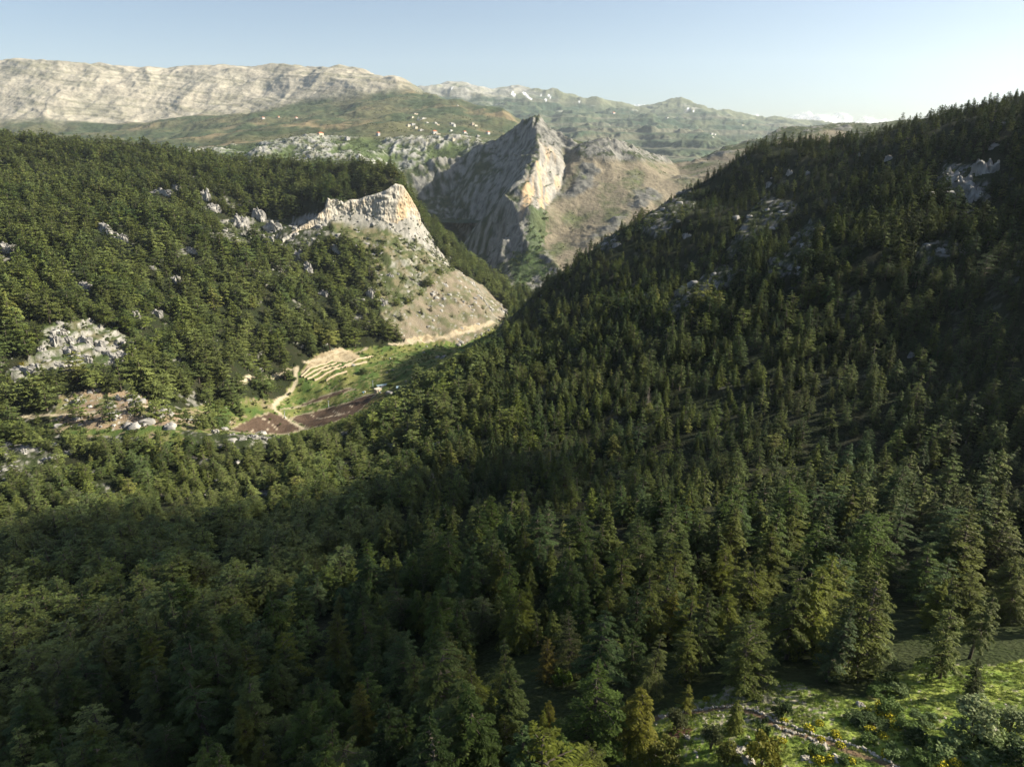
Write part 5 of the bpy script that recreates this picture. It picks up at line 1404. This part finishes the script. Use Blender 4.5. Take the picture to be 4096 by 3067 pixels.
# karst bench and the far green slopes
sel = np.nonzero(((kar > .3) | (hill > .5)) & (GY < 5000) & (FUu > 300) & (FUu < 2150))
nn = 15000; q = rs.randint(0, len(sel[0]), nn); gi, gj = sel[0][q], sel[1][q]
x = GX[gi, gj]; y = GY[gi, gj]; z = GZ[gi, gj]
pr = np.where(kar[gi, gj] > .3, .75 * (w2[gi, gj] > -.1), .55 * (w1[gi, gj] + .5 * w2[gi, gj] > .15))
k = rs.rand(nn) < pr; x, y, z, gi, gj = x[k], y[k], z[k], gi[k], gj[k]; n_ = len(x)
sz = (2.0 + 3.0 * rs.rand(n_) ** 2) * np.where(y > 2700, 1.3, 1)
tt = lerp(np.array([(.05, .075, .028)]), np.array([(.11, .135, .04)]), rs.rand(n_)[:, None])
instancer("far_bushes", np.stack([x, y, z], 1), np.stack([sz * 1.2, sz * 1.2, sz], 1), rs.rand(n_) * 6, rs.randint(0, 5, n_), SB, tint=tt)
print("plants", time.time() - T0)
# ------------------------------------------------------------------ village, walls, sheds, poles, clouds
def flat_mat(name, c, r=.8):
    m, n, l, b = new_mat(name)
    ns = n.new("ShaderNodeTexNoise"); ns.inputs["Scale"].default_value = 1.3; ns.inputs["Detail"].default_value = 5
    mr = n.new("ShaderNodeMapRange"); mr.inputs[3].default_value = .78; mr.inputs[4].default_value = 1.18; l.new(ns.outputs[0], mr.inputs[0])
    mx = n.new("ShaderNodeMix"); mx.data_type = 'RGBA'; mx.blend_type = 'MULTIPLY'; mx.inputs[0].default_value = 1; mx.inputs[6].default_value = (*c, 1)
    l.new(mr.outputs[0], mx.inputs[7]); l.new(mx.outputs[2], b.inputs["Base Color"]); b.inputs["Roughness"].default_value = r
    return m
M_WH, M_CREAM, M_TANW, M_GREYW = flat_mat("white_render", (.52, .51, .48)), flat_mat("cream_stone", (.60, .52, .40)), flat_mat("tan_stone", (.42, .35, .26)), flat_mat("grey_concrete", (.36, .36, .36))
M_RED, M_FLAT, M_PANE = flat_mat("red_tiles", (.50, .17, .09)), flat_mat("flat_roof_concrete", (.45, .43, .40)), flat_mat("dark_window", (.04, .045, .05), .3)
M_TIN, M_TARP, M_BLUE, M_STEEL = flat_mat("pale_tin_roof", (.22, .30, .34), .6), flat_mat("cream_tarpaulin", (.48, .44, .35)), flat_mat("blue_plastic", (.16, .30, .48), .4), flat_mat("galvanised_steel", (.42, .45, .47), .5)

def boxes(name, bs, mat):
    bm = bmesh.new()
    for (x0, x1, y0, y1, z0, z1) in bs:
        m = Matrix.Translation(((x0 + x1) / 2, (y0 + y1) / 2, (z0 + z1) / 2)) @ Matrix.Diagonal((x1 - x0, y1 - y0, z1 - z0, 1))
        bmesh.ops.create_cube(bm, size=1, matrix=m)
    me = bpy.data.meshes.new(name); bm.to_mesh(me); bm.free(); me.materials.append(mat); return me
def hip(name, w, d, z0, h_, mat, over=.5):
    w = w / 2 + over; d = d / 2 + over; r = max(w - d, .2)
    v = [(-w, -d, z0), (w, -d, z0), (w, d, z0), (-w, d, z0), (-r, 0, z0 + h_), (r, 0, z0 + h_), (-w, -d, z0 - .25), (w, -d, z0 - .25), (w, d, z0 - .25), (-w, d, z0 - .25)]
    f = [(0, 1, 5, 4), (1, 2, 5), (2, 3, 4, 5), (3, 0, 4), (6, 7, 1, 0), (7, 8, 2, 1), (8, 9, 3, 2), (9, 6, 0, 3), (9, 8, 7, 6)]
    me = bpy.data.meshes.new(name); me.from_pydata(v, [], f); me.materials.append(mat); return me
def far_hit(u, v, ymin=1800):
    k = np.abs(FUu - u) + np.abs(FVv - v) * 1.2 + np.where(GY < ymin, 1e4, 0)
    i = np.argmin(k + GY * 2e-4); i = np.unravel_index(i, k.shape)
    return float(GX[i]), float(GY[i]), float(GZ[i])
WIN = boxes("window", [(-.6, .6, -.06, .06, 0, 1.5)], M_PANE)
DOOR = boxes("door", [(-.6, .6, -.06, .06, 0, 2.2)], M_PANE)
_hm = {}
def house(u, v, w, d, fl, roof, wallm, rot, lab):
    x, y, z = far_hit(u, v)
    w, d = w * 1.05, d * 1.05
    hh = fl * 3.2
    key = (w, d, fl, roof, wallm.name)
    if key not in _hm:
        wl = boxes("wall", [(-w / 2, w / 2, -d / 2, d / 2, -4, hh)], wallm)
        rf = hip("roof", w, d, hh + .25, min(w, d) * .32, M_RED) if roof == 'red' else boxes("roof", [(-w / 2 - .4, w / 2 + .4, -d / 2 - .4, d / 2 + .4, hh, hh + .5), (-w * .2, w * .1, -d * .2, d * .2, hh + .5, hh + 2.4)], M_FLAT if wallm != M_WH else M_WH)
        _hm[key] = (wl, rf)
    root = bpy.data.objects.new("house", None); COL.objects.link(root); root.location = (x, y, z); root.rotation_euler = (0, 0, rot + .75)
    root["label"] = lab; root["category"] = "house"; root["group"] = "houses on the far slopes"
    a = bpy.data.objects.new("wall", _hm[key][0]); COL.objects.link(a); a.parent = root
    b = bpy.data.objects.new("roof", _hm[key][1]); COL.objects.link(b); b.parent = root
    for f_ in range(fl):
        for k in range(max(2, int(w / 4))):
            xx = -w / 2 + (k + .5) * w / max(2, int(w / 4))
            door = (f_ == 0 and k == 0)
            o = bpy.data.objects.new("door" if door else "window", DOOR if door else WIN); COL.objects.link(o); o.parent = root; o.location = (xx, -d / 2 - .05, f_ * 3.2 + (.1 if door else 1))
R, F = 'red', 'flat'
HS = [(1511, 543, 11, 11, 3, R, M_GREYW, .2, "narrow red-roofed house alone above the rocky field, left of the village"), (1661, 463, 26, 14, 3, F, M_TANW, .1, "large tan unfinished building at the top of the village"), (1696, 476, 24, 10, 1, F, M_WH, 0, "long white building beside the dark trees of the village"),
      (1713, 480, 14, 9, 1, F, M_WH, .5, "white shed right of the long white building"), (1650, 470, 14, 9, 1, F, M_CREAM, .2, "cream annex left of the large tan building"), (1706, 493, 14, 9, 1, F, M_WH, .1, "low white house below the long white building"), (1740, 496, 12, 10, 2, F, M_WH, 0, "white cube house in the middle of the village"),
      (1761, 502, 13, 10, 2, F, M_WH, .2, "white cube house with dark trees at its side"), (1748, 501, 16, 9, 1, F, M_TANW, .1, "tan low house between two white cubes"), (1808, 498, 20, 12, 2, F, M_GREYW, .1, "grey flat-roofed block above the tall white house"), (1814, 507, 11, 11, 3, F, M_WH, 0, "tall white house behind the red-roofed villa"),
      (1807, 519, 18, 12, 3, R, M_WH, .15, "three-storey white villa with a red roof in the village middle"), (1803, 526, 18, 9, 1, F, M_WH, .3, "white terrace building at the foot of the village villa"), (1741, 533, 17, 12, 3, R, M_WH, -.1, "white villa with red roof and cream yard wall, low in the village"), (1752, 538, 18, 8, 1, F, M_CREAM, -.1, "cream garage beside the low villa"),
      (1857, 534, 12, 10, 2, R, M_WH, .1, "small white house with red roof right of the village"), (1866, 537, 6, 6, 1, F, M_WH, 0, "tiny white hut beside the small red-roofed house"), (1951, 538, 13, 10, 3, R, M_WH, .1, "white red-roofed house nearest the rocky peak's shoulder"), (1892, 517, 13, 10, 2, F, M_WH, .1, "white house beside round dark trees"),
      (1888, 501, 13, 11, 3, F, M_TANW, 0, "tan tower house on the right of the village"), (1902, 504, 20, 10, 1, F, M_CREAM, .1, "long cream house right of the tan tower house"), (1634, 506, 14, 10, 2, F, M_CREAM, .1, "cream house at the left end of the quarry cluster"), (1652, 503, 20, 12, 2, F, M_GREYW, .2, "blue-grey hall in the quarry cluster"),
      (1662, 516, 12, 10, 2, F, M_CREAM, 0, "cream house under the blue-grey hall"), (1684, 523, 20, 10, 1, F, M_GREYW, .1, "low grey building below the quarry cluster"), (1912, 546, 14, 9, 1, F, M_GREYW, .1, "grey farmhouse among rocks right of the village"), (1811, 561, 10, 8, 2, F, M_CREAM, 0, "pale hut on the edge of the rocky field"),
      (1054, 476, 15, 11, 2, R, M_WH, .1, "red-roofed house on the cut terrace, left one"), (1116, 471, 12, 10, 2, R, M_TANW, .1, "small red-roofed house at the end of the cut terrace"), (1184, 476, 16, 11, 2, R, M_WH, .2, "red-roofed house right of the cut terrace"), (1284, 542, 18, 12, 2, R, M_CREAM, .1, "red-roofed house on the crest of the rocky field"),
      (1037, 542, 12, 9, 2, F, M_WH, 0, "white house of the pair left of the rocky field"), (1058, 543, 13, 10, 2, F, M_TANW, .1, "tan house of the pair left of the rocky field"), (1389, 558, 14, 10, 2, F, M_GREYW, .1, "grey house on the crest of the rocky field"), (735, 563, 15, 9, 1, F, M_CREAM, .1, "cream farm shed low in the brown fields"),
      (215, 546, 12, 9, 1, R, M_WH, .1, "white hut just above the left wooded crest"), (1511 + 4, 424, 7, 7, 1, F, M_WH, 0, "tiny white hut on the green hill's left shoulder"), (1829, 424, 8, 7, 1, F, M_WH, 0, "tiny white hut on the green hill's right shoulder"), (2310, 572, 22, 14, 2, R, M_WH, .2, "red-roofed house peeping over the saddle right of the peak"),
      (2265, 552, 20, 14, 2, R, M_TANW, .2, "tan house in the green slope right of the peak"), (2362, 463, 45, 26, 3, F, M_WH, 0, "white block at the left end of the plateau village"), (2380, 465, 36, 26, 3, F, M_WH, .1, "second white block of the plateau village"), (2452, 453, 40, 24, 3, R, M_WH, .1, "red-roofed white block of the plateau village"),
      (2459, 460, 40, 24, 3, F, M_CREAM, .1, "cream block of the plateau village"), (2476, 464, 45, 24, 2, F, M_WH, 0, "long white block of the plateau village"), (2670, 473, 36, 22, 2, F, M_WH, .1, "white house left below the flat-topped mount"), (2712, 473, 40, 22, 3, F, M_WH, .2, "white house right below the flat-topped mount"),
      (2847, 537, 26, 20, 3, F, M_WH, 0, "left white house in the shaded far hillside"), (2857, 538, 28, 20, 3, F, M_WH, .1, "right white house in the shaded far hillside"), (2849, 552, 28, 18, 2, F, M_WH, .1, "lowest white house in the shaded far hillside"), (2967, 502, 45, 26, 2, F, M_CREAM, 0, "pale house on the far right plateau, left one"),
      (3045, 505, 40, 26, 2, F, M_WH, 0, "white house on the far right plateau, middle one"), (3089, 503, 45, 26, 3, F, M_WH, .1, "white house on the far right plateau, right one")]
for h_ in HS: house(*h_)
# the little church
x, y, z = far_hit(1674, 481)
root = bpy.data.objects.new("church", None); COL.objects.link(root); root.location = (x, y, z); root["label"] = "small white church with a slender tower in the village"; root["category"] = "church"
o = bpy.data.objects.new("nave", boxes("nave", [(-2, 12, -5, 5, -3, 6)], M_WH)); COL.objects.link(o); o.parent = root
o = bpy.data.objects.new("tower", boxes("tower", [(-6, -2, -2, 2, -3, 13)], M_WH)); COL.objects.link(o); o.parent = root
sp = hip("spire", 3.6, 3.6, 13, 7, M_WH, .2); o2 = bpy.data.objects.new("spire", sp); COL.objects.link(o2); o2.parent = o

# terrace retaining walls in the valley
def ribbon(uvs, hgt, thick, mat, label, name="terrace_wall", cat="stone wall", group="pale terrace walls in the valley"):
    pts = [ground_hit(a, b, 380) for a, b in uvs]
    L = np.concatenate([[0], np.cumsum([math.dist(pts[i], pts[i + 1]) for i in range(len(pts) - 1)])])
    n = max(8, int(L[-1] / 1.5)); s = np.linspace(0, L[-1], n)
    xs = np.interp(s, L, [p[0] for p in pts]) + .5 * noise2(s / 6, s * 0, 501); ys = np.interp(s, L, [p[1] for p in pts]) + .5 * noise2(s / 6, s * 0 + 7, 502)
    tx, ty = np.gradient(xs), np.gradient(ys); q = np.hypot(tx, ty); nx, ny = -ty / q * thick / 2, tx / q * thick / 2
    z = H(xs, ys); top = z + hgt * (.85 + .25 * noise2(s / 3, s * 0, 503))
    V_ = np.stack([np.stack([xs - nx, ys - ny, z - 2], 1), np.stack([xs - nx, ys - ny, top], 1), np.stack([xs + nx, ys + ny, top + .1], 1), np.stack([xs + nx, ys + ny, z - 2], 1)], 1)
    v = V_.reshape(-1, 3); f = []
    for k in range(n - 1):
        for j in range(3): f.append((k * 4 + j, k * 4 + j + 1, k * 4 + 4 + j + 1, k * 4 + 4 + j))
    me = mesh_np(name, v - v[0], np.array(f), mat)
    return link(name, me, loc=tuple(v[0]), label=label, cat=cat, group=group)
M_TERR = rock_mat("terrace_stone", (.24, .19, .13), (.34, .28, .19), (.44, .37, .26), .8, bd=.2)
for i, (uvs, lab) in enumerate([([(1204, 1511), (1239, 1477), (1334, 1442)], "topmost pale terrace wall beside the track"), ([(1216, 1513), (1264, 1483), (1346, 1453)], "second pale terrace wall from the top"), ([(1229, 1519), (1280, 1489), (1365, 1459)], "third pale terrace wall from the top"),
      ([(1258, 1524), (1305, 1496), (1375, 1470), (1492, 1429)], "fourth and longest pale terrace wall"), ([(1305, 1527), (1387, 1488)], "lowest short pale terrace wall"), ([(1384, 1472), (1467, 1451)], "pale terrace wall running right from the third one")]):
    ribbon(uvs, 2.0, 1.0, M_TERR, lab)
# poles, sheds and tanks on the valley floor
def cyl(name, r, h_, mat, z0=0, n=8, r2=None):
    return mesh_np(name, *tube(np.array([[0, 0, z0], [0, 0, z0 + h_]]), [r, r2 or r], n), mat)
def at_ground(u, v):
    x, y = ground_hit(u, v, 380); return x, y, float(H(x, y))
for u, v, h_, lab in [(1315, 1631, 7.6, "grey utility pole between the upper and lower ploughed fields"), (1492, 1550, 7.5, "grey utility pole in the shade by the crop rows"), (1139, 1666, 6.0, "short utility pole at the track junction")]:
    root = bpy.data.objects.new("utility_pole", None); COL.objects.link(root); root.location = at_ground(u, v); root["label"] = lab; root["category"] = "utility pole"; root["group"] = "utility poles"
    for nm, me in (("mast", cyl("mast", .32, h_, M_STEEL, r2=.2)), ("crossarm", boxes("crossarm", [(-1.1, 1.1, -.1, .1, h_ - .9, h_ - .65), (-.8, .8, -.1, .1, h_ - 1.9, h_ - 1.7)], M_STEEL))):
        o = bpy.data.objects.new(nm, me); COL.objects.link(o); o.parent = root
def shed(u, v, w, d, h_, rm, wm, rot, lab):
    root = bpy.data.objects.new("shed", None); COL.objects.link(root); root.location = at_ground(u, v); root.rotation_euler = (0, 0, rot); root["label"] = lab; root["category"] = "shed"
    a = bpy.data.objects.new("wall", boxes("wall", [(-w / 2, w / 2, -d / 2, d / 2, -2, h_)], wm)); COL.objects.link(a); a.parent = root
    me = boxes("roof", [(-w / 2 - .3, w / 2 + .3, -d / 2 - .3, d / 2 + .3, 0, .15)], rm)
    b = bpy.data.objects.new("roof", me); COL.objects.link(b); b.parent = root; b.location = (0, 0, h_ + .25); b.rotation_euler = (.1, 0, 0)
    c = bpy.data.objects.new("door", DOOR); COL.objects.link(c); c.parent = root; c.location = (-w / 4, -d / 2 - .08, .1)
shed(1603, 1560, 7.5, 4, 2.6, M_TIN, M_GREYW, .1, "grey shed with pale blue tin roof in the shade right of the round tree")
shed(1512, 1565, 6, 4, 2.4, M_TARP, M_TANW, .9, "low shed with cream tarpaulin roof beside the crop rows")
shed(1530, 1548, 11, 2.5, 1.8, M_TIN, M_GREYW, .5, "long narrow shaded shed behind the cream tarpaulin")
for u, v, mt, lab in ((1452, 1573, M_BLUE, "blue barrel at the upper field corner"), (1459, 1571, M_WH, "white barrel beside the blue one"), (1521, 1573, M_WH, "small white tank under the round tree"), (1141, 1674, M_WH, "small white tank at the track junction")):
    root = bpy.data.objects.new("barrel", None); COL.objects.link(root); root.location = at_ground(u, v); root["label"] = lab; root["category"] = "barrel"
    for nm, me in (("drum", cyl("drum", .85, 1.5, mt)), ("lid", cyl("lid", .9, .12, mt, 1.5, r2=.2))):
        o = bpy.data.objects.new(nm, me); COL.objects.link(o); o.parent = root

# clouds: fair-weather puffs low over the horizon, and unseen scraps added out of view to shade the slopes
mc = bpy.data.materials.new("cloud_vapour"); mc.use_nodes = True
n = mc.node_tree.nodes; l = mc.node_tree.links; n.clear()
df = n.new("ShaderNodeBsdfDiffuse"); df.inputs[0].default_value = (.93, .93, .94, 1); tl = n.new("ShaderNodeBsdfTranslucent"); tl.inputs[0].default_value = (.93, .93, .94, 1)
m1 = n.new("ShaderNodeMixShader"); m1.inputs[0].default_value = .5; tp = n.new("ShaderNodeBsdfTransparent"); m2 = n.new("ShaderNodeMixShader"); oo = n.new("ShaderNodeOutputMaterial")
lw = n.new("ShaderNodeLayerWeight"); lw.inputs[0].default_value = .5
tcn = n.new("ShaderNodeTexCoord"); nz = n.new("ShaderNodeTexNoise"); nz.inputs["Scale"].default_value = .006; nz.inputs["Detail"].default_value = 7
l.new(tcn.outputs["Object"], nz.inputs["Vector"])
mm1 = n.new("ShaderNodeMapRange"); mm1.inputs[1].default_value = .95; mm1.inputs[2].default_value = .35; l.new(lw.outputs["Facing"], mm1.inputs[0])
mm2 = n.new("ShaderNodeMapRange"); mm2.inputs[1].default_value = .38; mm2.inputs[2].default_value = .62; mm2.inputs[4].default_value = .65; l.new(nz.outputs[0], mm2.inputs[0])
mu = n.new("ShaderNodeMath"); mu.operation = 'MULTIPLY'; mu.use_clamp = True; l.new(mm1.outputs[0], mu.inputs[0]); l.new(mm2.outputs[0], mu.inputs[1])
l.new(df.outputs[0], m1.inputs[1]); l.new(tl.outputs[0], m1.inputs[2]); l.new(tp.outputs[0], m2.inputs[1]); l.new(m1.outputs[0], m2.inputs[2]); l.new(mu.outputs[0], m2.inputs[0]); l.new(m2.outputs[0], oo.inputs[0])
def cloud(cx, cy_, cz, wx, wy, wz, npuff, seed, label, r0=.28):
    r = np.random.RandomState(seed); bm = bmesh.new()
    for i in range(npuff):
        t = r.rand() * 2 - 1; q = (r.rand() * 2 - 1) * .6
        env = math.sqrt(max(0, 1 - t * t)); rad_ = wz * (.35 + .6 * r.rand()) * (.35 + .65 * env)
        m = Matrix.Translation((t * wx, q * wy * env, rad_ * .55 + r.rand() * wz * .5 * env)) @ Matrix.Diagonal((rad_ * 1.3, rad_ * 1.3, rad_, 1))
        bmesh.ops.create_icosphere(bm, subdivisions=3, radius=1, matrix=m)
    me = bpy.data.meshes.new("cloud"); bm.to_mesh(me); bm.free()
    co = np.empty(len(me.vertices) * 3); me.vertices.foreach_get("co", co); co = co.reshape(-1, 3)
    sc_ = wz
    dd = fbm3(co[:, 0] / sc_ * 2, co[:, 1] / sc_ * 2, co[:, 2] / sc_ * 2, 4, seed)
    co += np.stack([dd, dd * .7, dd], 1) * wz * .35; co[:, 2] = np.maximum(co[:, 2], -wz * .1 + .1 * wz * dd)
    me.vertices.foreach_set("co", co.ravel()); me.polygons.foreach_set("use_smooth", np.ones(len(me.polygons), bool)); me.materials.append(mc)
    o = link("cloud", me, kind="stuff", loc=(cx, cy_, cz)); return o
def sky_cloud(u, v, w_px, h_px, npuff, seed, y=24000):
    x, yy, z = P(u, v, y); k = y / FPX
    cloud(x, yy, z, w_px * k / 2, w_px * k / 4, h_px * k * .6, npuff, seed, "")
for a in [(2475, 438, 120, 34, 10, 1), (2570, 440, 110, 26, 9, 2), (2690, 432, 60, 16, 5, 3), (2960, 480, 240, 24, 14, 4), (3300, 520, 460, 60, 26, 5), (3225, 500, 120, 46, 9, 6), (1368, 292, 50, 10, 4, 7), (3560, 500, 300, 22, 12, 8)]:
    sky_cloud(*a)
def shade_cloud(sx, sy, sz, wx, wy, wz, n_, seed, h_=2150):  # unseen cloud, placed and shaped to darken the left foreground
    t = (h_ + wz * .62 - sz) / sdir.z; p = Vector((sx, sy, sz)) + sdir * t
    cloud(p.x, p.y, p.z - wz * .62, wx, wy * 1.6, wz, n_, seed, "")
shade_cloud(-150, 236, -160, 105, 30, 46, 34, 21)
shade_cloud(-130, 118, -125, 42, 42, 36, 34, 22)
print("built", time.time() - T0, "objects", len(bpy.data.objects))
# ------------------------------------------------------------------ the air
def haze():
    bm = bmesh.new()
    bmesh.ops.create_cube(bm, size=1.0)
    me = bpy.data.meshes.new("haze"); bm.to_mesh(me); bm.free()
    m = bpy.data.materials.new("thin_haze"); m.use_nodes = True
    n = m.node_tree.nodes; l = m.node_tree.links; n.clear()
    v = n.new("ShaderNodeVolumePrincipled"); o = n.new("ShaderNodeOutputMaterial")
    v.inputs["Color"].default_value = (.76, .88, 1.0, 1)
    v.inputs["Density"].default_value = HAZE
    v.inputs["Anisotropy"].default_value = 0.2
    l.new(v.outputs[0], o.inputs["Volume"])
    me.materials.append(m)
    ob = link("haze", me, kind="stuff")
    ob.location = (0, 7300, 600); ob.scale = (26000, 16400, 2300)
HAZE = 2.6e-5
haze()
